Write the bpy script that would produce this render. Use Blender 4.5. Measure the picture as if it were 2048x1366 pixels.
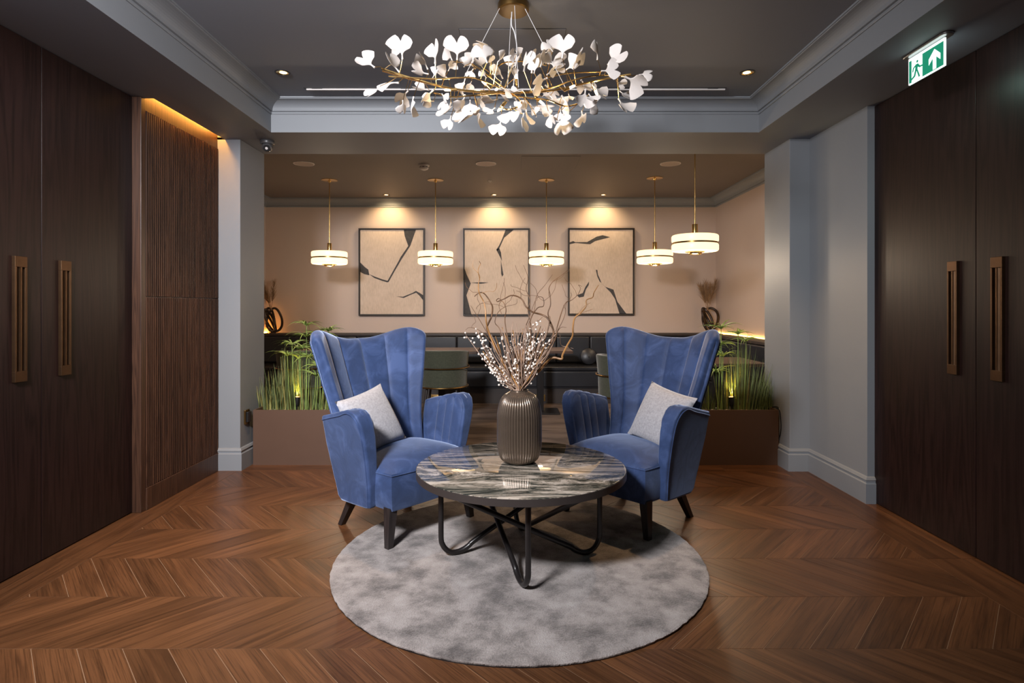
import bpy, bmesh, math, random
from mathutils import Vector, Matrix, Quaternion
random.seed(7)
R = math.radians
sc = bpy.context.scene
C = sc.collection
for _o in list(bpy.data.objects):
    bpy.data.objects.remove(_o)

# ------------------------------------------------------------------ camera
F = 1170.0; VX = 1030.0; VY = 613.0; EYE = 1.25          # focal length and vanishing point in 2048x1366 pixels
cam = bpy.data.cameras.new('camera'); camo = bpy.data.objects.new('camera', cam); C.objects.link(camo)
cam.sensor_width = 36.0; cam.lens = F / 2048 * 36.0
cam.shift_x = -(VX - 1024) / 2048; cam.shift_y = -(683 - VY) / 2048
cam.clip_start = 0.02; cam.clip_end = 60
camo.location = (0, 0, EYE); camo.rotation_euler = (R(90), 0, 0)
sc.camera = camo
def P(px, py, Y):                                        # pixel + distance -> point
    return Vector(((px - VX) / F * Y, Y, EYE - (py - VY) / F * Y))

# ------------------------------------------------------------------ world, large light, exposure
w = bpy.data.worlds.new('world'); sc.world = w; w.use_nodes = True
w.node_tree.nodes['Background'].inputs[0].default_value = (0.55, 0.65, 0.8, 1)
w.node_tree.nodes['Background'].inputs[1].default_value = 0.35
def light(name, kind, loc, power, col=(1, 1, 1), rot=(0, 0, 0), **kw):
    l = bpy.data.lights.new(name, kind); o = bpy.data.objects.new(name, l); C.objects.link(o)
    o.location = loc; o.rotation_euler = rot; l.energy = power; l.color = col
    for k, v in kw.items(): setattr(l, k, v)
    return o
def aim(o, target):
    o.rotation_euler = (Vector(target) - o.location).to_track_quat('-Z', 'Y').to_euler()
# added key light outside the view, position inferred from the shadows
KEY = (-1.38, 0.45, 2.66)
k_ = light('added_key_light', 'AREA', KEY, 80, (0.98, 0.97, 1.0), shape='RECTANGLE', size=0.60, size_y=0.60, spread=R(120))
aim(k_, (-0.95, 3.6, 1.15))
sc.view_settings.view_transform = 'Standard'; sc.view_settings.look = 'None'
sc.view_settings.gamma = 1; sc.view_settings.use_curve_mapping = False
sc.view_settings.exposure = 1.2
sc.cycles.use_denoising = True
sc.cycles.max_bounces = 8; sc.cycles.diffuse_bounces = 5; sc.cycles.glossy_bounces = 4
sc.cycles.sample_clamp_indirect = 6.0
sc.cycles.caustics_reflective = False; sc.cycles.caustics_refractive = False

# ------------------------------------------------------------------ materials
def new_mat(name):
    m = bpy.data.materials.new(name); m.use_nodes = True
    nt = m.node_tree; b = nt.nodes['Principled BSDF']
    return m, nt, b
def nd(nt, t, **kw):
    n = nt.nodes.new(t)
    for k, v in kw.items():
        if k.startswith('i_'):
            n.inputs[k[2:].replace('_', ' ')].default_value = v
        else: setattr(n, k, v)
    return n
def ramp(nt, stops):
    n = nt.nodes.new('ShaderNodeValToRGB'); e = n.color_ramp.elements
    while len(e) < len(stops): e.new(0.5)
    for x, (p, c) in zip(e, stops):
        x.position = p; x.color = (*c, 1)
    return n
def coords(nt, scale=(1, 1, 1), out='Object', rnd=False):
    tc = nd(nt, 'ShaderNodeTexCoord'); mp = nd(nt, 'ShaderNodeMapping'); mp.inputs['Scale'].default_value = scale
    nt.links.new(tc.outputs[out], mp.inputs['Vector'])
    if rnd:
        oi = nd(nt, 'ShaderNodeObjectInfo'); ml = nd(nt, 'ShaderNodeMath', operation='MULTIPLY'); ml.inputs[1].default_value = 57
        nt.links.new(oi.outputs['Random'], ml.inputs[0])
        cb = nd(nt, 'ShaderNodeCombineXYZ')
        for i in range(3): nt.links.new(ml.outputs[0], cb.inputs[i])
        nt.links.new(cb.outputs[0], mp.inputs['Location'])
    return mp.outputs[0]
def bump(nt, b, h, strength=0.2, dist=0.002):
    n = nd(nt, 'ShaderNodeBump'); n.inputs['Strength'].default_value = strength; n.inputs['Distance'].default_value = dist
    nt.links.new(h, n.inputs['Height']); nt.links.new(n.outputs[0], b.inputs['Normal'])
def plain(name, col, rough=0.5, metal=0.0, var=0.06, vscale=6.0, bmp=0.0, bscale=200, spec=0.5, coat=0, sheen=0, emit=None, es=0):
    m, nt, b = new_mat(name)
    b.inputs['Roughness'].default_value = rough; b.inputs['Metallic'].default_value = metal
    b.inputs['Specular IOR Level'].default_value = spec; b.inputs['Coat Weight'].default_value = coat
    b.inputs['Sheen Weight'].default_value = sheen
    v = coords(nt)
    n = nd(nt, 'ShaderNodeTexNoise', i_Scale=vscale, i_Detail=4.0)
    nt.links.new(v, n.inputs['Vector'])
    r = ramp(nt, [(0.3, tuple(c * (1 - var) for c in col)), (0.7, tuple(min(1, c * (1 + var)) for c in col))])
    nt.links.new(n.outputs[0], r.inputs[0]); nt.links.new(r.outputs[0], b.inputs['Base Color'])
    if bmp:
        n2 = nd(nt, 'ShaderNodeTexNoise', i_Scale=bscale, i_Detail=2.0); nt.links.new(v, n2.inputs['Vector'])
        bump(nt, b, n2.outputs[0], bmp)
    if emit:
        b.inputs['Emission Color'].default_value = (*emit, 1); b.inputs['Emission Strength'].default_value = es
    return m
def wood(name, dark, light_, rough=0.4, scale=(1, 1, 1), out='Object', rnd=False, rings=9.0, pervar=0.0, coat=0.0, bmp=0.15, ringmix=0.38, spec=0.5, streak=0.0):
    """grain runs along the axis whose scale is small"""
    m, nt, b = new_mat(name)
    b.inputs['Roughness'].default_value = rough; b.inputs['Coat Weight'].default_value = coat
    v = coords(nt, scale, out, rnd)
    n = nd(nt, 'ShaderNodeTexNoise', i_Scale=1.0, i_Detail=3.0, i_Roughness=0.45, i_Distortion=0.4)
    nt.links.new(v, n.inputs['Vector'])
    ml = nd(nt, 'ShaderNodeMath', operation='MULTIPLY'); ml.inputs[1].default_value = rings * 6.28
    nt.links.new(n.outputs[0], ml.inputs[0])
    sn = nd(nt, 'ShaderNodeMath', operation='SINE'); nt.links.new(ml.outputs[0], sn.inputs[0])
    ad = nd(nt, 'ShaderNodeMath', operation='MULTIPLY_ADD'); ad.inputs[1].default_value = 0.5; ad.inputs[2].default_value = 0.5
    nt.links.new(sn.outputs[0], ad.inputs[0])
    f = nd(nt, 'ShaderNodeTexNoise', i_Scale=4.0, i_Detail=7.0, i_Roughness=0.72); nt.links.new(v, f.inputs['Vector'])
    mx = nd(nt, 'ShaderNodeMath', operation='MULTIPLY_ADD'); mx.inputs[1].default_value = ringmix
    nt.links.new(ad.outputs[0], mx.inputs[0])
    m2 = nd(nt, 'ShaderNodeMath', operation='MULTIPLY'); m2.inputs[1].default_value = 1 - ringmix
    nt.links.new(f.outputs[0], m2.inputs[0]); nt.links.new(m2.outputs[0], mx.inputs[2])
    mid = tuple((a * 0.45 + c * 0.55) for a, c in zip(dark, light_))
    r = ramp(nt, [(0.18, dark), (0.45, mid), (0.78, light_)])
    nt.links.new(mx.outputs[0], r.inputs[0]); colout = r.outputs[0]
    if pervar:
        oi = nd(nt, 'ShaderNodeObjectInfo')
        mr = nd(nt, 'ShaderNodeMapRange'); mr.inputs['To Min'].default_value = 1 - pervar; mr.inputs['To Max'].default_value = 1 + pervar
        nt.links.new(oi.outputs['Random'], mr.inputs['Value'])
        vm = nd(nt, 'ShaderNodeVectorMath', operation='SCALE')
        nt.links.new(colout, vm.inputs[0]); nt.links.new(mr.outputs[0], vm.inputs['Scale']); colout = vm.outputs[0]
    if streak:                                            # dark open pores along the grain
        v2 = coords(nt, (scale[0] * 4, scale[1] * 22, scale[2]), out, rnd)
        p = nd(nt, 'ShaderNodeTexNoise', i_Scale=1.0, i_Detail=3.0, i_Roughness=0.6); nt.links.new(v2, p.inputs['Vector'])
        pr = nd(nt, 'ShaderNodeMapRange'); pr.inputs['From Min'].default_value = 0.36; pr.inputs['From Max'].default_value = 0.52; pr.inputs['To Min'].default_value = 1 - streak; pr.inputs['To Max'].default_value = 1.0
        nt.links.new(p.outputs[0], pr.inputs['Value'])
        vm2 = nd(nt, 'ShaderNodeVectorMath', operation='SCALE'); nt.links.new(colout, vm2.inputs[0]); nt.links.new(pr.outputs[0], vm2.inputs['Scale']); colout = vm2.outputs[0]
    nt.links.new(colout, b.inputs['Base Color'])
    b.inputs['Specular IOR Level'].default_value = spec
    if bmp: bump(nt, b, mx.outputs[0], bmp, 0.0006)
    return m
def emissive(name, col, s):
    m, nt, b = new_mat(name)
    b.inputs['Base Color'].default_value = (*col, 1); b.inputs['Emission Color'].default_value = (*col, 1)
    b.inputs['Emission Strength'].default_value = s; b.inputs['Roughness'].default_value = 0.35
    return m
def velvet(name, col, tint):
    m, nt, b = new_mat(name)
    b.inputs['Roughness'].default_value = 0.62; b.inputs['Specular IOR Level'].default_value = 0.25
    b.inputs['Sheen Weight'].default_value = 0.9; b.inputs['Sheen Roughness'].default_value = 0.38
    b.inputs['Sheen Tint'].default_value = (*tint, 1)
    v = coords(nt)
    n = nd(nt, 'ShaderNodeTexNoise', i_Scale=7.0, i_Detail=5.0, i_Roughness=0.62, i_Distortion=1.2); nt.links.new(v, n.inputs['Vector'])
    r = ramp(nt, [(0.34, tuple(c * 0.80 for c in col)), (0.50, col), (0.68, tuple(c * 1.42 + 0.010 for c in col))])
    nt.links.new(n.outputs[0], r.inputs[0]); nt.links.new(r.outputs[0], b.inputs['Base Color'])
    bump(nt, b, n.outputs[0], 0.35, 0.006)
    return m
M = {}
M['paint'] = plain('grey_wall_paint', (0.245, 0.262, 0.285), 0.55, var=0.02, vscale=1.5)
M['ceil'] = plain('grey_ceiling_paint', (0.215, 0.230, 0.270), 0.6, var=0.02, vscale=1.5)
M['lceil'] = plain('taupe_ceiling_paint', (0.175, 0.15, 0.14), 0.6, var=0.02, vscale=1.5)
M['beige'] = plain('beige_wall_paint', (0.56, 0.455, 0.40), 0.7, var=0.02, vscale=1.5)
M['door'] = wood(spec=0.28, name='dark_stained_door_wood', dark=(0.0075, 0.0033, 0.0031), light_=(0.023, 0.0100, 0.0088), rough=0.40, scale=(14, 14, 0.7), bmp=0.1)
M['flute'] = wood('fluted_walnut', (0.022, 0.0092, 0.0055), (0.080, 0.036, 0.020), 0.42, (30, 30, 0.8), rnd=True, pervar=0.22)
M['plank'] = wood('oak_chevron_plank', (0.060, 0.023, 0.009), (0.165, 0.068, 0.027), 0.36, (0.9, 11, 1), 'UV', True, rings=4.0, pervar=0.24, bmp=0.2, ringmix=0.26, streak=0.45)
M['joint'] = plain('floor_joint_catchlight', (0.27, 0.16, 0.092), 0.7)  # pale tan paints in the light caught on the plank bevels
M['subfloor'] = wood('oak_floor_beyond', (0.075, 0.028, 0.011), (0.215, 0.092, 0.037), 0.38, (1.2, 9, 1))
M['bronze'] = plain('brushed_bronze', (0.125, 0.070, 0.038), 0.42, 0.95, var=0.12, vscale=20)
M['brass'] = plain('polished_brass', (0.80, 0.53, 0.20), 0.22, 1.0, var=0.05)
M['darkbrass'] = plain('aged_brass', (0.28, 0.17, 0.06), 0.3, 1.0)
M['black'] = plain('black_lacquered_steel', (0.012, 0.010, 0.010), 0.3, var=0.1)
M['blackp'] = plain('black_plastic', (0.01, 0.01, 0.011), 0.4)
M['velvet'] = velvet('blue_velvet', (0.031, 0.056, 0.142), (0.56, 0.69, 1.0))
M['pipe'] = velvet('blue_velvet_piping', (0.030, 0.054, 0.138), (0.56, 0.69, 1.0))
M['leg'] = wood('dark_chair_leg_wood', (0.014, 0.011, 0.011), (0.032, 0.025, 0.024), 0.38, (12, 12, 1))
M['cush'] = plain('grey_woven_cushion', (0.36, 0.35, 0.37), 0.85, var=0.18, vscale=90, bmp=0.4, bscale=400, sheen=0.4)
M['ceramic'] = plain('white_bisque_porcelain', (0.64, 0.59, 0.555), 0.55, var=0.03)
M['cable'] = plain('clear_cable', (0.55, 0.55, 0.56), 0.35)
M['white'] = plain('white_plastic', (0.74, 0.70, 0.68), 0.5)
M['pinkw'] = plain('speaker_grille', (0.50, 0.42, 0.39), 0.6, bmp=0.5, bscale=900)
M['gunmetal'] = plain('grey_camera_plastic', (0.10, 0.10, 0.105), 0.35, 0.4)
M['steel'] = plain('satin_steel', (0.45, 0.45, 0.46), 0.3, 1.0)
M['leather'] = plain('black_leather', (0.013, 0.014, 0.019), 0.38, var=0.15, bmp=0.25, bscale=120)
M['tablewood'] = wood('dark_table_wood', (0.05, 0.028, 0.02), (0.13, 0.08, 0.06), 0.3, (1, 10, 10))
M['olive'] = plain('olive_wool', (0.052, 0.056, 0.034), 0.9, var=0.2, vscale=60, bmp=0.4, bscale=300, sheen=0.3)
M['planter'] = plain('brown_powder_coat', (0.105, 0.058, 0.038), 0.5, var=0.03)
M['soil'] = plain('dark_soil', (0.02, 0.014, 0.01), 0.95, var=0.4, vscale=40)
M['pebble'] = plain('pale_pebble', (0.42, 0.38, 0.34), 0.7, var=0.3, vscale=30)
M['green'] = plain('grass_green', (0.130, 0.170, 0.060), 0.55, var=0.35, vscale=12)
M['green2'] = plain('yellowed_grass', (0.33, 0.30, 0.09), 0.6, var=0.3, vscale=12)
M['papyrus'] = plain('papyrus_green', (0.24, 0.34, 0.09), 0.5, var=0.3, vscale=14)
M['twig'] = plain('brown_willow', (0.15, 0.075, 0.035), 0.6, var=0.4, vscale=12)
M['twig2'] = plain('golden_willow', (0.33, 0.16, 0.05), 0.5, var=0.35, vscale=10)
M['twig3'] = plain('pale_stem', (0.34, 0.23, 0.17), 0.65, var=0.3, vscale=14)
M['berry'] = plain('white_berry', (0.82, 0.74, 0.66), 0.4)
M['pampas'] = plain('dried_pampas', (0.30, 0.19, 0.11), 0.9, var=0.3, vscale=20)
M['knot'] = plain('dark_bronze_ceramic', (0.035, 0.020, 0.014), 0.3, 0.3, var=0.3)
M['frame'] = plain('black_picture_frame', (0.018, 0.012, 0.010), 0.45)
M['mark'] = plain('charcoal_paint', (0.045, 0.042, 0.045), 0.7, var=0.25, vscale=30)
def _canvas():
    m, nt, b = new_mat('linen_canvas'); b.inputs['Roughness'].default_value = 0.85
    v = coords(nt, (1, 1, 1))
    n = nd(nt, 'ShaderNodeTexNoise', i_Scale=5.0, i_Detail=8.0, i_Roughness=0.7); nt.links.new(v, n.inputs['Vector'])
    v2 = coords(nt, (60, 60, 8)); n2 = nd(nt, 'ShaderNodeTexNoise', i_Scale=2.0, i_Detail=4.0); nt.links.new(v2, n2.inputs['Vector'])
    ad = nd(nt, 'ShaderNodeMath', operation='ADD'); nt.links.new(n.outputs[0], ad.inputs[0]); nt.links.new(n2.outputs[0], ad.inputs[1])
    r = ramp(nt, [(0.36, (0.50, 0.41, 0.335)), (0.52, (0.60, 0.49, 0.41)), (0.66, (0.66, 0.55, 0.47))])
    h = nd(nt, 'ShaderNodeMath', operation='MULTIPLY'); h.inputs[1].default_value = 0.5
    nt.links.new(ad.outputs[0], h.inputs[0]); nt.links.new(h.outputs[0], r.inputs[0]); nt.links.new(r.outputs[0], b.inputs['Base Color'])
    return m
M['canvas'] = _canvas()
def _rug():
    m, nt, b = new_mat('mottled_grey_pile'); b.inputs['Roughness'].default_value = 0.95
    b.inputs['Specular IOR Level'].default_value = 0.1; b.inputs['Sheen Weight'].default_value = 0.25
    v = coords(nt)
    a = nd(nt, 'ShaderNodeTexNoise', i_Scale=5.2, i_Detail=9.0, i_Roughness=0.68, i_Distortion=0.12); nt.links.new(v, a.inputs['Vector'])
    c = nd(nt, 'ShaderNodeTexVoronoi', i_Scale=10.0); c.feature = 'SMOOTH_F1'; nt.links.new(v, c.inputs['Vector'])
    d = nd(nt, 'ShaderNodeTexNoise', i_Scale=150.0, i_Detail=3.0); nt.links.new(v, d.inputs['Vector'])
    s1 = nd(nt, 'ShaderNodeMath', operation='MULTIPLY_ADD'); s1.inputs[1].default_value = 0.16
    nt.links.new(c.outputs['Distance'], s1.inputs[0]); nt.links.new(a.outputs[0], s1.inputs[2])
    s2 = nd(nt, 'ShaderNodeMath', operation='MULTIPLY_ADD'); s2.inputs[1].default_value = 0.20
    nt.links.new(d.outputs[0], s2.inputs[0]); nt.links.new(s1.outputs[0], s2.inputs[2])
    r = ramp(nt, [(0.52, (0.105, 0.089, 0.084)), (0.62, (0.20, 0.174, 0.163)), (0.70, (0.30, 0.262, 0.246)), (0.83, (0.39, 0.35, 0.335))])
    nt.links.new(s2.outputs[0], r.inputs[0]); nt.links.new(r.outputs[0], b.inputs['Base Color'])
    bump(nt, b, d.outputs[0], 0.9, 0.006)
    return m
M['rug'] = _rug()
def _marble():
    m, nt, b = new_mat('banded_marble'); b.inputs['Roughness'].default_value = 0.04
    b.inputs['Coat Weight'].default_value = 0.6; b.inputs['Coat Roughness'].default_value = 0.02; b.inputs['Specular IOR Level'].default_value = 0.7
    v = coords(nt, (0.55, 2.4, 1))
    n = nd(nt, 'ShaderNodeTexNoise', i_Scale=2.2, i_Detail=6.0, i_Roughness=0.55, i_Distortion=1.4); nt.links.new(v, n.inputs['Vector'])
    sp = nd(nt, 'ShaderNodeSeparateXYZ'); nt.links.new(v, sp.inputs[0])
    ad = nd(nt, 'ShaderNodeMath', operation='MULTIPLY_ADD'); ad.inputs[1].default_value = 2.1
    nt.links.new(n.outputs[0], ad.inputs[0]); nt.links.new(sp.outputs[1], ad.inputs[2])
    ml = nd(nt, 'ShaderNodeMath', operation='MULTIPLY'); ml.inputs[1].default_value = 5.5; nt.links.new(ad.outputs[0], ml.inputs[0])
    fr = nd(nt, 'ShaderNodeMath', operation='PINGPONG'); fr.inputs[1].default_value = 1.0; nt.links.new(ml.outputs[0], fr.inputs[0])
    v3 = coords(nt, (3, 40, 1)); g = nd(nt, 'ShaderNodeTexNoise', i_Scale=3.0, i_Detail=6.0); nt.links.new(v3, g.inputs['Vector'])
    mx = nd(nt, 'ShaderNodeMath', operation='MULTIPLY_ADD'); mx.inputs[1].default_value = 0.34
    nt.links.new(g.outputs[0], mx.inputs[0]); nt.links.new(fr.outputs[0], mx.inputs[2])
    r = ramp(nt, [(0.10, (0.018, 0.020, 0.018)), (0.34, (0.050, 0.053, 0.045)), (0.46, (0.23, 0.205, 0.165)), (0.58, (0.065, 0.064, 0.052)), (0.74, (0.36, 0.30, 0.24)), (0.90, (0.14, 0.125, 0.10)), (1.0, (0.50, 0.43, 0.36))])
    nt.links.new(mx.outputs[0], r.inputs[0]); nt.links.new(r.outputs[0], b.inputs['Base Color'])
    return m
M['marble'] = _marble()
M['rim'] = plain('bronze_table_rim', (0.055, 0.045, 0.042), 0.4, 0.3)
M['vase'] = plain('ribbed_smoked_bronze_glass', (0.155, 0.115, 0.086), 0.27, 0.65, var=0.12, vscale=5, coat=0.4)
M['carpet'] = wood('lounge_carpet', (0.055, 0.036, 0.027), (0.20, 0.145, 0.115), 0.95, (1.0, 4.5, 1), rings=3.0, bmp=0.4)
M['plinth'] = plain('dark_plinth', (0.035, 0.026, 0.023), 0.5)
M['glow'] = emissive('opal_glass_glow', (1.0, 0.72, 0.38), 0.78)
M['bulb'] = emissive('bulb_glow', (1.0, 0.72, 0.36), 9)
M['led'] = emissive('led_strip_glow', (1.0, 0.56, 0.14), 5.5)
M['led2'] = emissive('amber_led_glow', (1.0, 0.42, 0.07), 36)
M['lampglow'] = emissive('downlight_glow', (1.0, 0.62, 0.22), 5)
M['exitgreen'] = emissive('exit_green', (0.010, 0.23, 0.13), 0.38)
M['exitwhite'] = emissive('exit_white', (0.86, 1.0, 0.95), 0.62)

# ------------------------------------------------------------------ mesh helpers
class MB:
    def __init__(s): s.v = []; s.f = []; s.uv = {}
    def add(s, vs, fs):
        b = len(s.v); s.v += [Vector(x) for x in vs]; s.f += [tuple(i + b for i in f) for f in fs]; return s
    def box(s, lo, hi):
        (a, b, c), (d, e, f) = lo, hi
        return s.add([(a,b,c),(d,b,c),(d,e,c),(a,e,c),(a,b,f),(d,b,f),(d,e,f),(a,e,f)],
                     [(0,3,2,1),(4,5,6,7),(0,1,5,4),(1,2,6,5),(2,3,7,6),(3,0,4,7)])
    def prism(s, poly, axis, a, b):
        """extrude a 2D polygon along axis between a and b"""
        n = len(poly)
        def pt(p, t):
            return {'x': (t, p[0], p[1]), 'y': (p[0], t, p[1]), 'z': (p[0], p[1], t)}[axis]
        vs = [pt(p, a) for p in poly] + [pt(p, b) for p in poly]
        fs = [tuple(range(n))[::-1], tuple(range(n, 2 * n))] + [(i, (i + 1) % n, n + (i + 1) % n, n + i) for i in range(n)]
        return s.add(vs, fs)
    def tube(s, pts, r, seg=8, cap=True):
        pts = [Vector(p) for p in pts]; n = len(pts)
        rs = r if isinstance(r, (list, tuple)) else [r] * n
        t0 = (pts[1] - pts[0]).normalized()
        u = t0.orthogonal().normalized(); base = len(s.v); prev = t0
        for i, p in enumerate(pts):
            t = (pts[min(i + 1, n - 1)] - pts[max(i - 1, 0)])
            t = t.normalized() if t.length > 1e-9 else prev
            q = prev.rotation_difference(t); u = (q @ u).normalized(); prev = t
            u = (u - t * u.dot(t)).normalized(); w2 = t.cross(u)
            for k in range(seg):
                a = 2 * math.pi * k / seg
                s.v.append(p + (u * math.cos(a) + w2 * math.sin(a)) * rs[i])
        for i in range(n - 1):
            for k in range(seg):
                a = base + i * seg + k; b = base + i * seg + (k + 1) % seg
                s.f.append((a, b, b + seg, a + seg))
        if cap:
            s.f.append(tuple(base + k for k in range(seg))[::-1]); s.f.append(tuple(base + (n - 1) * seg + k for k in range(seg)))
        return s
    def lathe(s, prof, seg=32, c=(0, 0, 0), rib=None, caps=(True, True)):
        """profile of (radius, z); rib(angle, i) scales the radius"""
        base = len(s.v); n = len(prof)
        for i, (r, z) in enumerate(prof):
            for k in range(seg):
                a = 2 * math.pi * k / seg; rr = r * (rib(a, i) if rib else 1)
                s.v.append(Vector((c[0] + rr * math.cos(a), c[1] + rr * math.sin(a), c[2] + z)))
        for i in range(n - 1):
            for k in range(seg):
                a = base + i * seg + k; b = base + i * seg + (k + 1) % seg
                s.f.append((a, b, b + seg, a + seg))
        if caps[0]: s.f.append(tuple(base + k for k in range(seg))[::-1])
        if caps[1]: s.f.append(tuple(base + (n - 1) * seg + k for k in range(seg)))
        return s
    def grid(s, fn, nu, nv, closeu=False):
        base = len(s.v)
        for j in range(nv + 1):
            for i in range(nu + (0 if closeu else 1)):
                s.v.append(Vector(fn(i / nu, j / nv)))
        w_ = nu if closeu else nu + 1
        for j in range(nv):
            for i in range(nu):
                a = base + j * w_ + i; b = base + j * w_ + (i + 1) % w_
                s.f.append((a, b, b + w_, a + w_))
        return s
    def sphere(s, c, r, seg=8, rings=5, sz=1.0):
        c = Vector(c); base = len(s.v)
        s.v.append(c + Vector((0, 0, -r * sz)))
        for j in range(1, rings):
            ph = math.pi * j / rings
            for k in range(seg):
                a = 2 * math.pi * k / seg
                s.v.append(c + Vector((r * math.sin(ph) * math.cos(a), r * math.sin(ph) * math.sin(a), -r * sz * math.cos(ph))))
        s.v.append(c + Vector((0, 0, r * sz))); top = len(s.v) - 1
        for k in range(seg):
            s.f.append((base, base + 1 + (k + 1) % seg, base + 1 + k))
            for j in range(rings - 2):
                a = base + 1 + j * seg + k; b = base + 1 + j * seg + (k + 1) % seg
                s.f.append((a, b, b + seg, a + seg))
            l = base + 1 + (rings - 2) * seg
            s.f.append((l + k, l + (k + 1) % seg, top))
        return s
    def xf(s, m):
        s.v = [m @ p for p in s.v]; return s
    def build(s, name, mat, parent=None, loc=None, smooth=True, angle=40, bevel=0, subsurf=0, seg=2, weld=False):
        """vertices are given in world space when parent has only a location; loc sets the origin of a top-level mesh"""
        off = Vector((0, 0, 0)); p = parent
        while p is not None:
            off += p.location; p = p.parent
        if parent is None and loc is not None: off = Vector(loc)
        me = bpy.data.meshes.new(name)
        me.from_pydata([tuple(x - off) for x in s.v], [], s.f); me.update()
        bm = bmesh.new(); bm.from_mesh(me)
        if weld: bmesh.ops.remove_doubles(bm, verts=bm.verts, dist=1e-5)
        bmesh.ops.recalc_face_normals(bm, faces=bm.faces); bm.to_mesh(me); bm.free()
        if smooth:
            me.polygons.foreach_set('use_smooth', [True] * len(me.polygons))
            me.set_sharp_from_angle(angle=R(angle))
        me.materials.append(M[mat] if isinstance(mat, str) else mat)
        o = bpy.data.objects.new(name, me); C.objects.link(o)
        if parent is not None: o.parent = parent
        elif loc is not None: o.location = loc
        if bevel:
            b = o.modifiers.new('bevel', 'BEVEL'); b.width = bevel; b.segments = seg; b.limit_method = 'ANGLE'; b.angle_limit = R(35)
        if subsurf:
            b = o.modifiers.new('sub', 'SUBSURF'); b.levels = subsurf; b.render_levels = subsurf
        return o
def tag(o, label=None, cat=None, group=None, kind=None):
    for k, v in (('label', label), ('category', cat), ('group', group), ('kind', kind)):
        if v: o[k] = v
    return o
def thing(name, loc, label, cat, group=None):
    o = bpy.data.objects.new(name, None); C.objects.link(o); o.location = loc; o.empty_display_size = 0.1
    return tag(o, label, cat, group)
def struct(o): o['kind'] = 'structure'; return o
def copy_tree(o, parent=None):
    c = o.copy(); C.objects.link(c); c.parent = parent
    for ch in [x for x in bpy.data.objects if x.parent == o]: copy_tree(ch, c)
    return c
def spline(pts, n=8):
    """Catmull-Rom through the points"""
    pts = [Vector(p) for p in pts]; out = []
    q = [pts[0] * 2 - pts[1]] + pts + [pts[-1] * 2 - pts[-2]]
    for i in range(1, len(q) - 2):
        a, b, c, d = q[i - 1], q[i], q[i + 1], q[i + 2]
        for k in range(n):
            t = k / n
            out.append(0.5 * ((2 * b) + (c - a) * t + (2 * a - 5 * b + 4 * c - d) * t * t + (3 * b - a - 3 * c + d) * t ** 3))
    out.append(pts[-1]); return out
def sstep(a, b, x):
    t = max(0, min(1, (x - a) / (b - a))); return t * t * (3 - 2 * t)
# ================================================================== THE SETTING
XL, XF, XR, XW = -2.32, -2.27, 2.285, 2.24      # left doors, fluted wall, right doors, right grey wall
SOF, CEIL, LC = 2.525, 2.75, 2.74               # lobby soffit, coffer ceiling, lounge ceiling
YB = 8.10                                       # lounge back wall
LX0, LX1 = -3.45, 2.78                          # lounge side walls
# ---- timber floor: chevron planks
fl = struct(MB().box((-2.45, 0.30, -0.10), (2.45, 4.76, -0.0012)).build('floor', 'joint', smooth=False))
struct(MB().box((-2.45, -3.0, -0.10), (2.45, 0.30, 0.0)).build('floor', 'subfloor', smooth=False))
struct(MB().box((-3.6, 4.76, -0.10), (2.95, 8.25, -0.001)).build('floor', 'carpet', smooth=False))
ROW, STEP, SLANT, PH = 0.383, 0.1673, 0.348, -1.7556
CX0, CX1 = -2.11, 2.035
def clip(poly, x, keep_greater):
    out = []
    for i in range(len(poly)):
        a, b = poly[i], poly[(i + 1) % len(poly)]
        ina = (a[0] >= x) == keep_greater; inb = (b[0] >= x) == keep_greater
        if ina: out.append(a)
        if ina != inb:
            t = (x - a[0]) / (b[0] - a[0]); out.append((x, a[1] + t * (b[1] - a[1])))
    return out
def plank(poly, dirv):
    cx = sum(p[0] for p in poly) / len(poly); cy = sum(p[1] for p in poly) / len(poly)
    # pull each piece in a little so that the joint shows
    g = 0.0013
    q = []
    n = len(poly)
    for i in range(n):
        p0, p1, p2 = Vector(poly[i - 1]), Vector(poly[i]), Vector(poly[(i + 1) % n])
        e1 = (p1 - p0).normalized(); e2 = (p2 - p1).normalized()
        n1 = Vector((-e1.y, e1.x)); n2 = Vector((-e2.y, e2.x)); b = (n1 + n2)
        if b.length < 1e-6: return
        b.normalize(); q.append(p1 + b * (g / max(0.3, b.dot(n1))))
    m = MB().prism([(p.x, p.y) for p in q], 'z', -0.010, 0.0)
    o = m.build('plank', 'plank', smooth=False)
    o.parent = fl
    me = o.data
    for v_ in me.vertices: v_.co.x -= cx; v_.co.y -= cy
    o.location = (cx, cy, 0)
    uv = me.uv_layers.new(name='UVMap'); d = Vector(dirv).normalized(); e = Vector((-d.y, d.x))
    for lp in me.loops:
        c = me.vertices[lp.vertex_index].co; uv.data[lp.index].uv = (c.x * d.x + c.y * d.y, c.x * e.x + c.y * e.y)
for k in range(-5, 5):
    y0 = 2.52 + k * ROW; y1 = y0 + ROW
    near, far = (PH, PH - SLANT) if k % 2 == 0 else (PH - SLANT, PH)
    for i in range(-6, 30):
        a, b = near + i * STEP, far + i * STEP
        poly = [(a, y0), (a + STEP, y0), (b + STEP, y1), (b, y1)]
        poly = clip(poly, CX0, True)
        if len(poly) >= 3: poly = clip(poly, CX1, False)
        if len(poly) < 3: continue
        ar = abs(sum(poly[j][0] * poly[(j + 1) % len(poly)][1] - poly[(j + 1) % len(poly)][0] * poly[j][1] for j in range(len(poly)))) / 2
        if ar < 0.00012: continue
        plank(poly, (b - a, ROW))
yk = 2.52 - 5 * ROW
def rect(x0, y0, x1, y1): return [(x0, y0), (x1, y0), (x1, y1), (x0, y1)]
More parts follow.
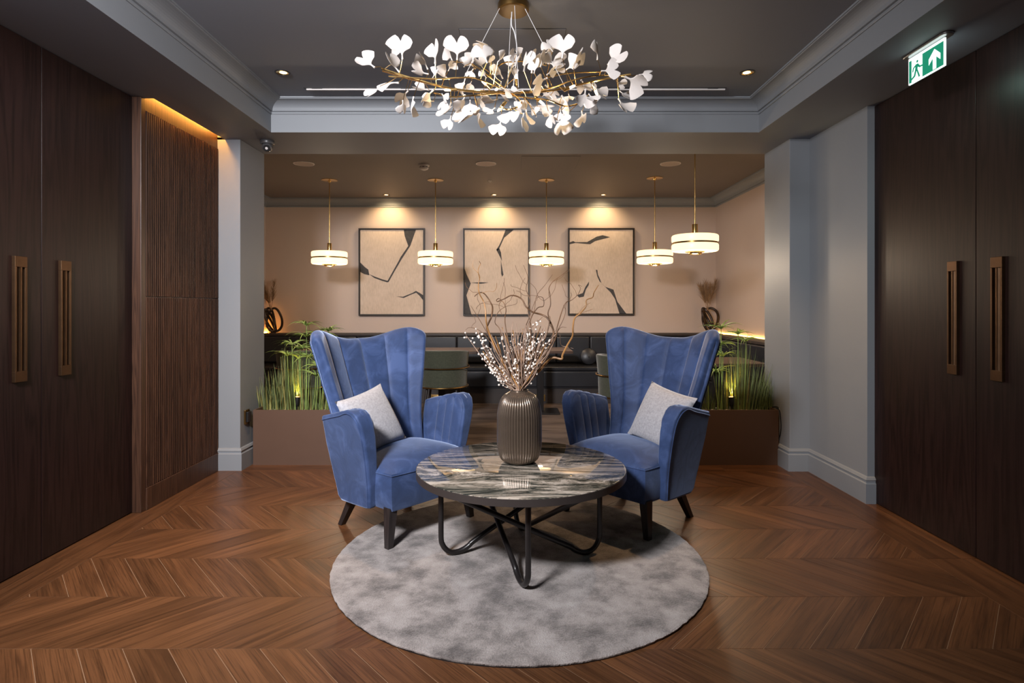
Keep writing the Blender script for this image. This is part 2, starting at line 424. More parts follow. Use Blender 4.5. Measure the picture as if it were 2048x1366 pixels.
for a, b in ((yk, 1.5), (1.5, 2.9), (2.9, 4.435)):                 # border boards along the walls
    plank(rect(-2.40, a, CX0, b), (0, 1)); plank(rect(CX1, a, 2.215, b), (0, 1)); plank(rect(2.215, a, 2.40, b), (0, 1))
for a, b in ((-2.40, -1.0), (-1.0, 0.4), (0.4, 1.6), (1.6, 2.40)):
    plank(rect(a, 4.435, b, 4.60), (1, 0)); plank(rect(a, 4.60, b, 4.755), (1, 0))
# ---- lobby walls
wl = struct(MB().box((-2.60, -3.0, 0), (-2.365, 4.9, 2.9)).build('wall_left', 'paint', smooth=False))
wr = struct(MB().box((2.33, -3.0, 0), (2.60, 4.9, 2.9)).build('wall_right', 'paint', smooth=False))
struct(MB().box((-2.60, -3.15, 0), (2.60, -3.0, 2.9)).build('wall_rear', 'paint', smooth=False))
MB().box((XW, 3.72, 0), (2.34, 4.9, SOF + 0.02)).build('wall_panel', 'paint', wr, smooth=False)
struct(MB().box((-2.37, -3.0, 0), (XL, 2.14, SOF + 0.02)).build('wall_left', 'paint', smooth=False))
struct(MB().box((XR, -3.0, 0), (2.34, 2.06, SOF + 0.02)).build('wall_right', 'paint', smooth=False))
struct(MB().box((-2.37, 4.47, 0), (-2.10, 4.9, SOF + 0.02)).build('wall_left_pillar', 'paint', smooth=False, bevel=0.003))
struct(MB().box((2.09, 4.45, 0), (2.34, 4.9, SOF + 0.02)).build('wall_right_pillar', 'paint', smooth=False, bevel=0.003))
# ---- fluted panelling on the left wall: each slat a part
y0, y1 = 3.585, 4.468
MB().box((-2.37, 3.565, 0), (XF - 0.012, y1, 2.60)).build('panel_backing', 'flute', wl, smooth=False)
MB().box((-2.37, 3.545, 0), (XF + 0.004, 3.590, SOF - 0.003)).build('end_post', 'flute', wl, smooth=False, bevel=0.002)
MB().box((XF - 0.02, 3.590, 0), (XF + 0.012, y1, 0.135)).build('plinth_board', 'flute', wl, smooth=False, bevel=0.002)
MB().box((XF - 0.02, 3.590, 2.455), (XF - 0.002, y1, 2.60)).build('top_board', 'flute', wl, smooth=False, bevel=0.001)
NS = 42; pw = (y1 - 3.592) / NS
def slat_mesh(h):
    m = MB(); n = 5
    prof = [(-0.010, -pw * .5)] + [(0.0 + 0.007 * math.sin(math.pi * i / n), pw * (-0.42 + 0.84 * i / n)) for i in range(n + 1)] + [(-0.010, pw * .5)]
    vs = [(a, b, 0) for a, b in prof] + [(a, b, h) for a, b in prof]; c = len(prof)
    fs = [(i, i + 1, c + i + 1, c + i) for i in range(c - 1)] + [tuple(range(c)), tuple(range(c, 2 * c))]
    return m.add(vs, fs)
s_lo = slat_mesh(1.31 - 0.139).build('slat', 'flute', wl); s_hi = slat_mesh(2.452 - 1.315).build('slat', 'flute', wl)
for i in range(NS):
    for src, z in ((s_lo, 0.137), (s_hi, 1.314)):
        o = src if i == 0 else src.copy()
        if i: C.objects.link(o)
        o.location = (XF, 3.592 + (i + 0.5) * pw, z)
# ---- soffit around the coffer, coffer ceiling and lounge ceiling
K0, K1, KY0, KY1 = -1.79, 1.79, -1.40, 4.287
def slab(lo, hi, mat='ceil', nm='ceiling'): return struct(MB().box(lo, hi).build(nm, mat, smooth=False))
slab((-2.60, -3.0, SOF), (K0, 3.585, 2.9)); slab((-2.215, 3.585, SOF), (K0, KY1, 2.9)); slab((-2.60, 3.585, 2.62), (-2.215, 4.47, 2.9)); slab((-2.60, 4.47, SOF), (-2.215, 4.89, 2.9))
slab((K1, -3.0, SOF), (2.60, KY1, 2.9)); slab((K0, -3.0, SOF), (K1, KY0, 2.9))
hd = MB().box((-2.215, KY1, SOF), (2.60, 4.89, 2.9)).build('ceiling', 'ceil', smooth=False); struct(hd)
slab((-2.60, -3.0, CEIL), (2.60, KY1 + 0.1, 2.9))
slab((-3.6, 4.88, LC), (2.95, 8.25, 2.9), 'lceil')
# fascia of the coffer carries the wall paint
for i, (lo, hi) in enumerate((((K0, KY1 - 0.004, SOF), (K1, KY1, CEIL)), ((K0, KY0, SOF), (K0 + 0.004, KY1, CEIL)), ((K1 - 0.004, KY0, SOF), (K1, KY1, CEIL)))):
    struct(MB().box(lo, hi).build('trim_%d' % (i + 1), 'paint', smooth=False))
def crown(name, x0, x1, ya, yb, prof, mat):
    m = MB()
    def fn(u, v):
        i = int(round(u * 4)) % 4; d, z = prof[int(round(v * (len(prof) - 1)))]
        return [(x0 + d, ya + d, z), (x1 - d, ya + d, z), (x1 - d, yb - d, z), (x0 + d, yb - d, z)][i]
    m.grid(fn, 4, len(prof) - 1, True)
    return struct(m.build(name, mat, smooth=False))
def crown_profile(z0, z1, d1):
    h = z1 - z0; p = [(0.0, z0), (0.010, z0), (0.013, z0 + .05 * h), (0.013, z0 + .14 * h), (0.008, z0 + .17 * h), (0.008, z0 + .20 * h), (0.020, z0 + .22 * h), (0.020, z0 + .27 * h)]
    for i in range(9):
        a = i / 8 * math.pi / 2; p.append((0.022 + (d1 - 0.032) * (1 - math.cos(a)), z0 + (.30 + .54 * math.sin(a)) * h))
    return p + [(d1 - 0.006, z0 + .86 * h), (d1 - 0.006, z0 + .89 * h), (d1, z0 + .89 * h), (d1, z1)]
crown('trim_4', K0, K1, KY0, KY1, crown_profile(2.655, CEIL, 0.115), 'paint')
crown('trim_5', LX0, LX1, 4.9, YB, crown_profile(2.622, LC, 0.11), 'paint')
# ---- lounge walls
struct(MB().box((-3.6, YB, 0), (2.95, 8.25, 2.9)).build('wall_back', 'beige', smooth=False))
struct(MB().box((-3.6, 4.78, 0), (LX0, YB, 2.9)).build('wall_lounge_left', 'beige', smooth=False))
struct(MB().box((LX1, 4.78, 0), (2.95, YB, 2.9)).build('wall_lounge_right', 'beige', smooth=False))
struct(MB().box((LX0, 4.78, 0), (-2.36, 4.9, 2.9)).build('wall_lounge_front', 'beige', smooth=False))
struct(MB().box((2.33, 4.78, 0), (LX1, 4.9, 2.9)).build('wall_lounge_front', 'beige', smooth=False))
# ---- baseboards
BP = [(0, 0), (0.020, 0), (0.020, 0.125), (0.014, 0.133), (0.014, 0.146), (0.018, 0.150), (0.010, 0.165), (0.0, 0.17)]
def base(name, pts):
    """skirting along a polyline; the room is on the left-hand side of the run, corners mitred"""
    m = MB(); rows = []
    pts = [Vector(p) for p in pts]
    for i, p in enumerate(pts):
        ns = []
        if i > 0: e = (pts[i] - pts[i - 1]).normalized(); ns.append(Vector((-e.y, e.x)))
        if i < len(pts) - 1: e = (pts[i + 1] - pts[i]).normalized(); ns.append(Vector((-e.y, e.x)))
        n = sum(ns, Vector((0, 0))); n.normalize(); sc_ = 1 / max(0.3, n.dot(ns[0]))
        rows.append([(p.x + n.x * d * sc_, p.y + n.y * d * sc_, z) for d, z in BP])
    nb = len(BP); vs = [q for r in rows for q in r]; fs = []
    for i in range(len(rows) - 1):
        for j in range(nb - 1): fs.append((i * nb + j, i * nb + j + 1, (i + 1) * nb + j + 1, (i + 1) * nb + j))
    fs += [tuple(range(nb)), tuple(range((len(rows) - 1) * nb, len(rows) * nb))]
    return struct(m.add(vs, fs).build(name, 'paint', smooth=False))
base('baseboard_right', [(2.285, 3.72), (XW, 3.72), (XW, 4.45), (2.09, 4.45), (2.09, 4.9)])
base('baseboard_left', [(-2.10, 4.9), (-2.10, 4.47), (-2.30, 4.47)])
# ---- double doors with recessed bronze pulls
def door(n, x, sgn, ya, yb, yh):
    lo, hi = (min(x, x - sgn * 0.045), ya, 0.006), (max(x, x - sgn * 0.045), yb, SOF - 0.004)
    d = struct(MB().box(lo, hi).build('door_%d' % n, 'door', smooth=False, bevel=0.0015))
    if n in (1, 3): MB().box((min(x - sgn * 0.043, x - sgn * 0.012), ya - 0.012, 0.02), (max(x - sgn * 0.043, x - sgn * 0.012), ya + 0.001, SOF - 0.02)).build('gap_shade_strip', 'blackp', d, smooth=False)  # added dark strip stands in for shade in the gap between leaves
    za, zb, hw = 0.898, 1.484, 0.034
    def b(p0, p1, q0, q1, z0, z1):                              # p: out of the door, q: across, z
        return (min(x + sgn * p0, x + sgn * p1), yh + q0, z0), (max(x + sgn * p0, x + sgn * p1), yh + q1, z1)
    m = MB()
    m.box(*b(-0.001, 0.016, -hw, hw, zb - 0.05, zb)); m.box(*b(-0.001, 0.016, -hw, hw, za, za + 0.05))
    m.box(*b(-0.001, 0.016, -hw, -hw + 0.011, za + 0.05, zb - 0.05)); m.box(*b(-0.001, 0.016, hw - 0.011, hw, za + 0.05, zb - 0.05))
    h = m.build('handle', 'bronze', d, smooth=False, bevel=0.0012)
    m = MB(); n_ = 8                                            # half-round grip standing in the recess
    prof = [(x + sgn * 0.012 * math.sin(math.pi * i / n_), yh + 0.004 - 0.016 * math.cos(math.pi * i / n_)) for i in range(n_ + 1)]
    m.prism(prof, 'z', za + 0.05, zb - 0.05).build('grip', 'bronze', h)
    m = MB(); m.box(*b(-0.0005, 0.0012, -hw + 0.011, hw - 0.011, za + 0.05, zb - 0.05)).build('recess', 'black', h, smooth=False)
    return d
door(1, XL, 1, 2.868, 3.543, 3.006); door(2, XL, 1, 2.14, 2.864, 2.731)
door(3, XR, -1, 2.902, 3.718, 3.04); door(4, XR, -1, 2.06, 2.898, 2.76)
# warm LED line in the slot above the fluted wall
tag(MB().box((-2.262, 3.60, 2.595), (-2.235, 4.46, 2.607)).build('led_strip', 'led2', loc=(-2.25, 4.03, 2.6), smooth=False),
    'amber LED strip in the ceiling slot above the fluted wood wall', 'light')
# ================================================================== FURNITURE IN THE LOBBY
# ---- round rug
def make_rug():
    cx, cy, r, t = 0.02, 2.92, 0.90, 0.014
    ro = thing('round_rug', (cx, cy, 0), 'round mottled grey pile rug under the marble coffee table', 'rug')
    random.seed(3)
    wob = [random.uniform(-0.0025, 0.0025) for _ in range(240)]
    prof = [(r - 0.006, 0.002), (r, 0.005), (r + 0.001, 0.010), (r - 0.003, t - 0.001), (r - 0.010, t), (r - 0.05, t), (r * 0.6, t), (r * 0.2, t), (0.01, t)]
    MB().lathe(prof, 240, (cx, cy, 0), lambda a, i: 1 + (wob[int(a / 6.2832 * 240 + .5) % 240] / r if i < 5 else 0)).build('pile', 'rug', ro)
    MB().lathe([(r - 0.02, 0.0), (r - 0.001, 0.0), (r - 0.001, 0.006), (r - 0.02, 0.006)], 120, (cx, cy, 0)).build('edge_binding', 'black', ro)
make_rug()
# ---- marble coffee table on bent tube legs
TT = 0.461; TC = Vector((0.03, 2.912, 0))
def make_table():
    t = thing('coffee_table', TC, 'round coffee table with banded marble top on black bent tube legs', 'coffee table')
    r = 0.5165
    MB().lathe([(r - 0.012, TT - 0.012), (r - 0.003, TT - 0.012), (r - 0.003, TT - 0.001), (r - 0.005, TT), (0.02, TT)], 128, TC).build('marble_top', 'marble', t)
    MB().lathe([(r - 0.02, TT - 0.034), (r, TT - 0.034), (r, TT - 0.003), (r - 0.003, TT - 0.003), (r - 0.003, TT - 0.014), (0.02, TT - 0.014), (0.02, TT - 0.03)], 128, TC).build('rim', 'rim', t)
    # one bent tube: down the outside, round the foot and across under the top
    rt = 0.0132; z0 = 0.0145 + rt
    for k in range(4):
        a = R(-90 + 90 * k)
        out = Vector((math.cos(a), math.sin(a), 0))
        head = Matrix.Rotation(R(21), 3, 'Z') @ (-out)
        foot = out * 0.325 + TC
        br = 0.075
        vtop = foot - head * br
        pts = [vtop + Vector((0, 0, TT - 0.03)), vtop + Vector((0, 0, 0.30)), vtop + Vector((0, 0, 0.14))]
        for i in range(1, 9):
            th = math.pi * (0.5 - 0.5 * i / 8)                # quarter-plus bend in the plane of the tube
            pts.append(foot - head * br * math.sin(th) + Vector((0, 0, z0 + 0.085 * (1 - math.cos(th)))) if i < 8 else foot + Vector((0, 0, z0)))
        end = foot + head * 0.76
        for i in range(1, 6):
            q = i / 5 * 0.09; pts.append(foot + head * q + Vector((0, 0, z0 + 0.6 * q * q / 0.12)))
        s0 = pts[-1]
        e1 = Vector((end.x, end.y, TT - 0.034))
        for i in range(1, 8): pts.append(s0.lerp(e1, i / 7))
        MB().tube(spline(pts, 3), rt, 12).build('leg', 'black', t)
make_table()
# ---- ribbed vase
VC = Vector((0.022, 2.975, TT))
def make_vase():
    prof = []
    pts = [(0.060, 0.0), (0.078, 0.004), (0.096, 0.022), (0.108, 0.060), (0.1125, 0.11), (0.1125, 0.22), (0.110, 0.26), (0.100, 0.305), (0.082, 0.335), (0.060, 0.352), (0.046, 0.360), (0.047, 0.366), (0.041, 0.366), (0.040, 0.350), (0.055, 0.33)]
    sp = spline([(a, b, 0) for a, b in pts], 4)
    def rib(a, i):
        z = sp[i].y
        return 1 + (0.036 * (abs(math.sin(a * 24)) ** 0.8 - 0.6) if 0.012 < z < 0.345 and i < 42 else 0)
    tag(MB().lathe([(p.x, p.y) for p in sp], 384, VC, rib).build('ribbed_vase', 'vase', loc=VC, angle=70),
        'ribbed smoky bronze vase standing on the marble coffee table', 'vase')
make_vase()
# ---- wingback armchair (local space: faces -Y, origin on the floor under its middle)
def make_chair(label):
    ch = thing('wingback_armchair', (0, 0, 0), label, 'armchair', 'blue wingback armchairs')
    def T(u):
        a = abs(u); q_ = max(0, (a - 0.70) / 0.30); return 1.062 + 0.062 * sstep(0.10, 0.74, a) - 0.085 * (1 - math.sqrt(max(0, 1 - q_ * q_)))
    ZB = 0.36
    def front(u, v):
        z = ZB + v * (T(u) - ZB)
        W = 0.280 + 0.117 * v ** 1.7 - 0.012 * math.sin(math.pi * min(1, v * 1.6))
        D = 0.05 + 0.135 * v ** 0.9
        x = W * math.sin(u * 1.12) / math.sin(1.12)
        y = 0.195 + 0.235 * v - D * abs(u) ** 2.3
        # the lower wing edges are cut back towards the arms, the top ones lean out
        return Vector((x, y, z))
    def nrm(u, v):
        e = 0.01
        a = front(min(1, u + e), v) - front(max(-1, u - e), v); b = front(u, min(1, v + e)) - front(u, max(0, v - e))
        return a.cross(b).normalized()                            # points to -Y (front)
    def thick(u, v): return 0.085 - 0.040 * abs(u) ** 4
    def back(u, v): return front(u, v) - nrm(u, v) * thick(u, v)
    # every channel is a padded wedge of its own: seams inside, rounded over the top and over the wing edges
    def mid(u, v): return front(u, v) - nrm(u, v) * thick(u, v) / 2
    edges = [-1.0, -0.70, -0.36, 0.0, 0.36, 0.70, 1.0]
    T0 = 0.935
    tl = [(T0 * j / 22, 1.0) for j in range(23)] + [(T0 + (1 - T0) * math.sin(R(15 * j)), math.cos(R(15 * j))) for j in range(1, 7)]
    for k in range(6):
        a, b = edges[k], edges[k + 1]; m = MB()
        sl = [(i / 12, 1.0, 0.012 * max(0.0, math.sin(math.pi * i / 12)) ** 0.42) for i in range(13)]
        if k in (0, 5):
            S0 = 0.84
            sl = [(S0 * i / 11, 1.0, 0.012 * min(1, max(0.0, math.sin(math.pi * min(0.5, i / 11)))) ** 0.42) for i in range(12)]
            sl += [(S0 + (1 - S0) * math.sin(R(15 * i)), math.cos(R(15 * i)), 0.012 * math.cos(R(15 * i))) for i in range(1, 7)]
            if k == 0: sl = [(1 - s_, e, p) for s_, e, p in sl][::-1]
        NU, NV = len(sl) - 1, len(tl) - 1
        for side in (1, -1):
            def fn(i_, j_):
                s_, e, pf = sl[int(round(i_ * NU))]; t_, tr = tl[int(round(j_ * NV))]
                u = a + (b - a) * s_; h = (thick(u, t_) / 2 + (pf if side > 0 else 0)) * min(e, tr) if min(e, tr) < 1 else thick(u, t_) / 2 + (pf if side > 0 else 0)
                h = (thick(u, t_) / 2 + (pf if side > 0 else 0)) * e * tr
                return mid(u, t_) + nrm(u, t_) * h * side
            m.grid(fn, NU, NV)
        W1 = NU + 1; o2 = W1 * (NV + 1)
        rim = [i for i in range(W1)] + [j * W1 + NU for j in range(1, NV + 1)] + [NV * W1 + i for i in range(NU - 1, -1, -1)] + [j * W1 for j in range(NV - 1, 0, -1)]
        for i in range(len(rim)): m.f.append((rim[i], rim[(i + 1) % len(rim)], o2 + rim[(i + 1) % len(rim)], o2 + rim[i]))
        m.build('back_channel', 'velvet', ch, angle=42, weld=True)
    # smooth cover over the rear
    m = MB()
    for d_ in (0.006, -0.014):
        m.grid(lambda s_, t_: mid(-0.9 + 1.8 * s_, 0.94 * t_) - nrm(-0.9 + 1.8 * s_, 0.94 * t_) * (thick(-0.9 + 1.8 * s_, 0.94 * t_) / 2 + d_), 24, 12)
    o2 = 25 * 13
    rim = [i for i in range(25)] + [j * 25 + 24 for j in range(1, 13)] + [12 * 25 + i for i in range(23, -1, -1)] + [j * 25 for j in range(11, 0, -1)]
    for i in range(len(rim)): m.f.append((rim[i], rim[(i + 1) % len(rim)], o2 + rim[(i + 1) % len(rim)], o2 + rim[i]))
    m.build('back_cover', 'velvet', ch, angle=60)
    # seat: a padded block with a domed top and a front apron
    m = MB(); NX, NY = 22, 20
    def seat_out(q):                                              # rounded plan outline
        pass
    def top(s, t):
        x = (s - 0.5) * 2; y = (t - 0.5) * 2
        # squircle mapping keeps the front corners soft
        X = x * math.sqrt(1 - 0.10 * y * y * (1 if y < 0 else 0.4)); Yv = y * math.sqrt(1 - 0.10 * x * x)
        wx = 0.318 - 0.03 * (t)                                   # narrower at the back
        z = 0.395 + 0.060 * (1 - abs(x) ** 3.2) * (1 - abs(y) ** 3.6) + 0.012 * (1 - abs(x) ** 6) * (1 - abs(y) ** 6)
        return (X * wx, -0.285 + (Yv * 0.5 + 0.5) * 0.52, z)
    m.grid(top, NX, NY)
    W1 = NX + 1
    rim = [i for i in range(W1)] + [j * W1 + NX for j in range(1, NY + 1)] + [NY * W1 + i for i in range(NX - 1, -1, -1)] + [j * W1 for j in range(NY - 1, 0, -1)]
    rings = [rim]
    for z, k_ in ((0.385, 1.004), (0.30, 1.0), (0.215, 0.965), (0.200, 0.945)):
        r = []
        for idx in rim:
            p = m.v[idx]; r.append(len(m.v)); m.v.append(Vector((p.x * k_, (p.y + 0.02) * k_ - 0.02, z)))
        q = rings[-1]
        for i in range(len(rim)): m.f.append((q[i], q[(i + 1) % len(rim)], r[(i + 1) % len(rim)], r[i]))
        rings.append(r)
    m.f.append(tuple(rings[-1]))
    st = m.build('seat', 'velvet', ch, angle=55)
    MB().tube([m.v[i] * 1.0 + Vector((0, 0, 0.001)) for i in rings[1]] + [m.v[rings[1][0]] + Vector((0, 0, 0.001))], 0.0035, 6).build('piping', 'pipe', st)
    # arms
    for sg in (-1, 1):
        def xin(z): return 0.285 + 0.050 * max(0, (z - 0.25) / 0.45) ** 1.4
        def thk(z): return 0.045 + 0.045 * max(0, (z - 0.2) / 0.5)
        prof = [(0.165, 0.215), (0.125, 0.185), (0.05, 0.185), (-0.08, 0.188), (-0.125, 0.195), (-0.142, 0.32), (-0.158, 0.46), (-0.166, 0.58), (-0.160, 0.645), (-0.140, 0.688), (-0.105, 0.713), (-0.06, 0.716), (0.0, 0.703), (0.07, 0.685), (0.14, 0.668), (0.195, 0.655), (0.205, 0.50), (0.190, 0.33)]
        n = len(prof); m = MB()
        for (y, z) in prof: m.v.append(Vector((sg * xin(z), y, z)))
        for (y, z) in prof: m.v.append(Vector((sg * (xin(z) + thk(z)), y, z)))
        m.f += [tuple(range(n)), tuple(range(n, 2 * n))] + [(i, (i + 1) % n, n + (i + 1) % n, n + i) for i in range(n)]
        # cross-cuts so that the side panels follow the flare
        m2 = MB()
        ar = m.build('arm', 'velvet', ch, angle=50)
        bm = bmesh.new(); bm.from_mesh(ar.data)
        for z in (0.27, 0.36, 0.45, 0.54, 0.62):
            bmesh.ops.bisect_plane(bm, geom=bm.verts[:] + bm.edges[:] + bm.faces[:], plane_co=(0, 0, z), plane_no=(0, 0, 1))
        for v_ in bm.verts:
            inn = abs(v_.co.x) < xin(v_.co.z) + thk(v_.co.z) / 2
            v_.co.x = sg * (xin(v_.co.z) + (0 if inn else thk(v_.co.z)))
        bmesh.ops.triangulate(bm, faces=[f for f in bm.faces if len(f.verts) > 4])
        bm.to_mesh(ar.data); bm.free()
        bv = ar.modifiers.new('bevel', 'BEVEL'); bv.width = 0.026; bv.segments = 5; bv.limit_method = 'ANGLE'; bv.angle_limit = R(50)
        ar.data.polygons.foreach_set('use_smooth', [True] * len(ar.data.polygons))
        # padded channels on the inner face, rolling over the top
        cuts = [-0.155, -0.070, -0.005, 0.065, 0.19]
        def topz(y):
            for (a_, za), (b_, zb) in zip(prof[7:16], prof[8:16]):
                if a_ <= y <= b_: return za + (zb - za) * (y - a_) / (b_ - a_)
            return 0.60 if y < 0 else 0.655
        for k in range(4):
            a, b = cuts[k], cuts[k + 1]; m = MB(); NU, NV = 8, 14
            lean = (0.030, 0.024, 0.018, 0.012)[k], (0.024, 0.018, 0.012, 0.006)[k]
            def strip(s, t):
                q = min(1, t / 0.72)
                ya = a + lean[0] * (1 - q); yb = b + lean[1] * (1 - q)      # seams lean towards the front at the top
                y = ya + (yb - ya) * s
                tz = topz(y); puff = 0.009 * max(0, math.sin(math.pi * s)) ** 0.45
                if t <= 0.72:
                    z = 0.36 + q * (tz - 0.028 - 0.36); return Vector((sg * (xin(z) - puff - 0.001), y, z))
                th = (t - 0.72) / 0.28 * math.pi * 0.62
                puff *= 1 - 0.7 * (t - 0.72) / 0.28; c = xin(tz) + 0.034; rr = 0.034 + puff
                return Vector((sg * (c - rr * math.cos(th)), y, tz - 0.030 + (0.030 + puff) * math.sin(th)))
            m.grid(strip, NU, NV)
            W1 = NU + 1
            rim = [i for i in range(W1)] + [j * W1 + NU for j in range(1, NV + 1)] + [NV * W1 + i for i in range(NU - 1, -1, -1)] + [j * W1 for j in range(NV - 1, 0, -1)]
            r = []
            for idx in rim:
                p = m.v[idx]; r.append(len(m.v)); m.v.append(Vector((p.x + sg * 0.012, p.y, p.z - (0.016 if p.z > 0.6 else 0))))
            for i in range(len(rim)): m.f.append((rim[i], rim[(i + 1) % len(rim)], r[(i + 1) % len(rim)], r[i]))
            m.build('arm_channel', 'velvet', ar, angle=38)
        # piping where the gathered top band meets the outer panel
        def xo(z): return xin(z) + thk(z)
        line = [(-0.112, 0.20), (-0.125, 0.32), (-0.140, 0.46), (-0.147, 0.58), (-0.140, 0.640), (-0.120, 0.675), (-0.09, 0.694), (-0.05, 0.698), (0.02, 0.676), (0.10, 0.657), (0.19, 0.634)]
        MB().tube(spline([(sg * (xo(z) + 0.0005), y, z) for y, z in line], 4), 0.0042, 6).build('piping', 'pipe', ar)
    # legs: square, tapered, the back pair raked
    for sx in (-1, 1):
        for fx, fy, tx, ty, zt, zb in ((0.297, -0.242, 0.272, -0.225, 0.215, 0.0135), (0.240, 0.262, 0.215, 0.155, 0.205, 0.0)):
            m = MB(); a, b = 0.026, 0.0165
            vs = [(sx * tx + i * a, ty + j * a, zt) for i, j in ((-1, -1), (1, -1), (1, 1), (-1, 1))] + [(sx * fx + i * b, fy + j * b, zb) for i, j in ((-1, -1), (1, -1), (1, 1), (-1, 1))]
            m.add(vs, [(0, 1, 2, 3), (4, 7, 6, 5), (0, 4, 5, 1), (1, 5, 6, 2), (2, 6, 7, 3), (3, 7, 4, 0)])
            m.build('leg', 'leg', ch, smooth=False, bevel=0.002)
    return ch
chairA = make_chair('blue velvet wingback armchair on the side of the fluted wood wall')
chairB = copy_tree(chairA)
chairB['label'] = 'blue velvet wingback armchair on the side of the green exit sign'
chairA.location = (-0.64, 3.375, 0); chairA.rotation_euler.z = R(50)
chairB.location = (0.685, 3.485, 0); chairB.rotation_euler.z = R(-48)
# ---- scatter cushions
def make_cushion():
    m = MB(); N = 18; h = 0.178
    for sgn in (1, -1):
        def fn(s, t):
            x, y = s * 2 - 1, t * 2 - 1
            pin = 1 - 0.075 * (1 - abs(y) ** 2.2) * abs(x) ** 2; pin2 = 1 - 0.075 * (1 - abs(x) ** 2.2) * abs(y) ** 2
            z = 0.062 * max(0, (1 - x * x) * (1 - y * y)) ** 0.42 * (1 - 0.15 * x * y)
            return (x * h * pin, y * h * pin2, sgn * z)
        m.grid(fn, N, N)
    return m
def place_cushion(chair, pos, basis, label):
    m = make_cushion(); o = m.build('cushion', 'cush', weld=True, angle=80)
    tag(o, label, 'cushion', 'grey cushions on the armchairs')
    mw = Matrix.Translation(chair.location) @ Matrix.Rotation(chair.rotation_euler.z, 4, 'Z')
    x, y = Vector(basis[0]).normalized(), Vector(basis[1]); y = (y - x * y.dot(x)).normalized(); z = x.cross(y)
    r = Matrix((x, y, z)).transposed().to_4x4()
    mat = mw @ Matrix.Translation(pos) @ r
    o.location = mat.to_translation(); o.rotation_euler = mat.to_euler()
    return o
place_cushion(chairA, (-0.14, 0.115, 0.600), ((0.347, 0.053, 0.062), (-0.077, 0.142, 0.313)), 'grey woven cushion on the armchair on the fluted wall side')
place_cushion(chairB, (0.14, 0.115, 0.600), ((0.347, -0.053, -0.062), (0.077, 0.142, 0.313)), 'grey woven cushion on the armchair on the exit sign side')
# ================================================================== CHANDELIER
def leaf_mesh(cup, bend, wav):
    """ginkgo leaf: stalk at the origin, tip at y = 1, about one wide, two lobes with a cleft"""
    m = MB(); NU, NV = 16, 10; A = R(47)
    def surf(s, t, side):
        a = (s * 2 - 1) * A
        rad = 1.0 - 0.30 * math.exp(-(a / R(6.5)) ** 2) - 0.17 * (abs(a) / A) ** 3 + 0.02 * math.sin(7 * a + wav)
        r = t * rad
        spread = 0.10 + 0.90 * sstep(0.16, 0.72, t)
        ang = a * spread
        x = r * math.sin(ang); y = r * math.cos(ang)
        if t < 0.30: x = x + (s - 0.5) * 0.085 * (1 - t / 0.30)
        z = cup * x * x + bend * (y * y) + 0.035 * math.sin(5 * x + wav) * t
        th = 0.020 * (1 - 0.75 * max(abs(s * 2 - 1) ** 6, t ** 8)) + 0.020 * max(0, 1 - t * 3)
        return Vector((x, y, z + side * th))
    m.grid(lambda s, t: surf(s, t, 1), NU, NV); b = len(m.v); m.grid(lambda s, t: surf(s, t, -1), NU, NV)
    W1 = NU + 1
    rim = [i for i in range(W1)] + [j * W1 + NU for j in range(1, NV + 1)] + [NV * W1 + i for i in range(NU - 1, -1, -1)] + [j * W1 for j in range(NV - 1, 0, -1)]
    for i in range(len(rim)): m.f.append((rim[i], rim[(i + 1) % len(rim)], b + rim[(i + 1) % len(rim)], b + rim[i]))
    return m
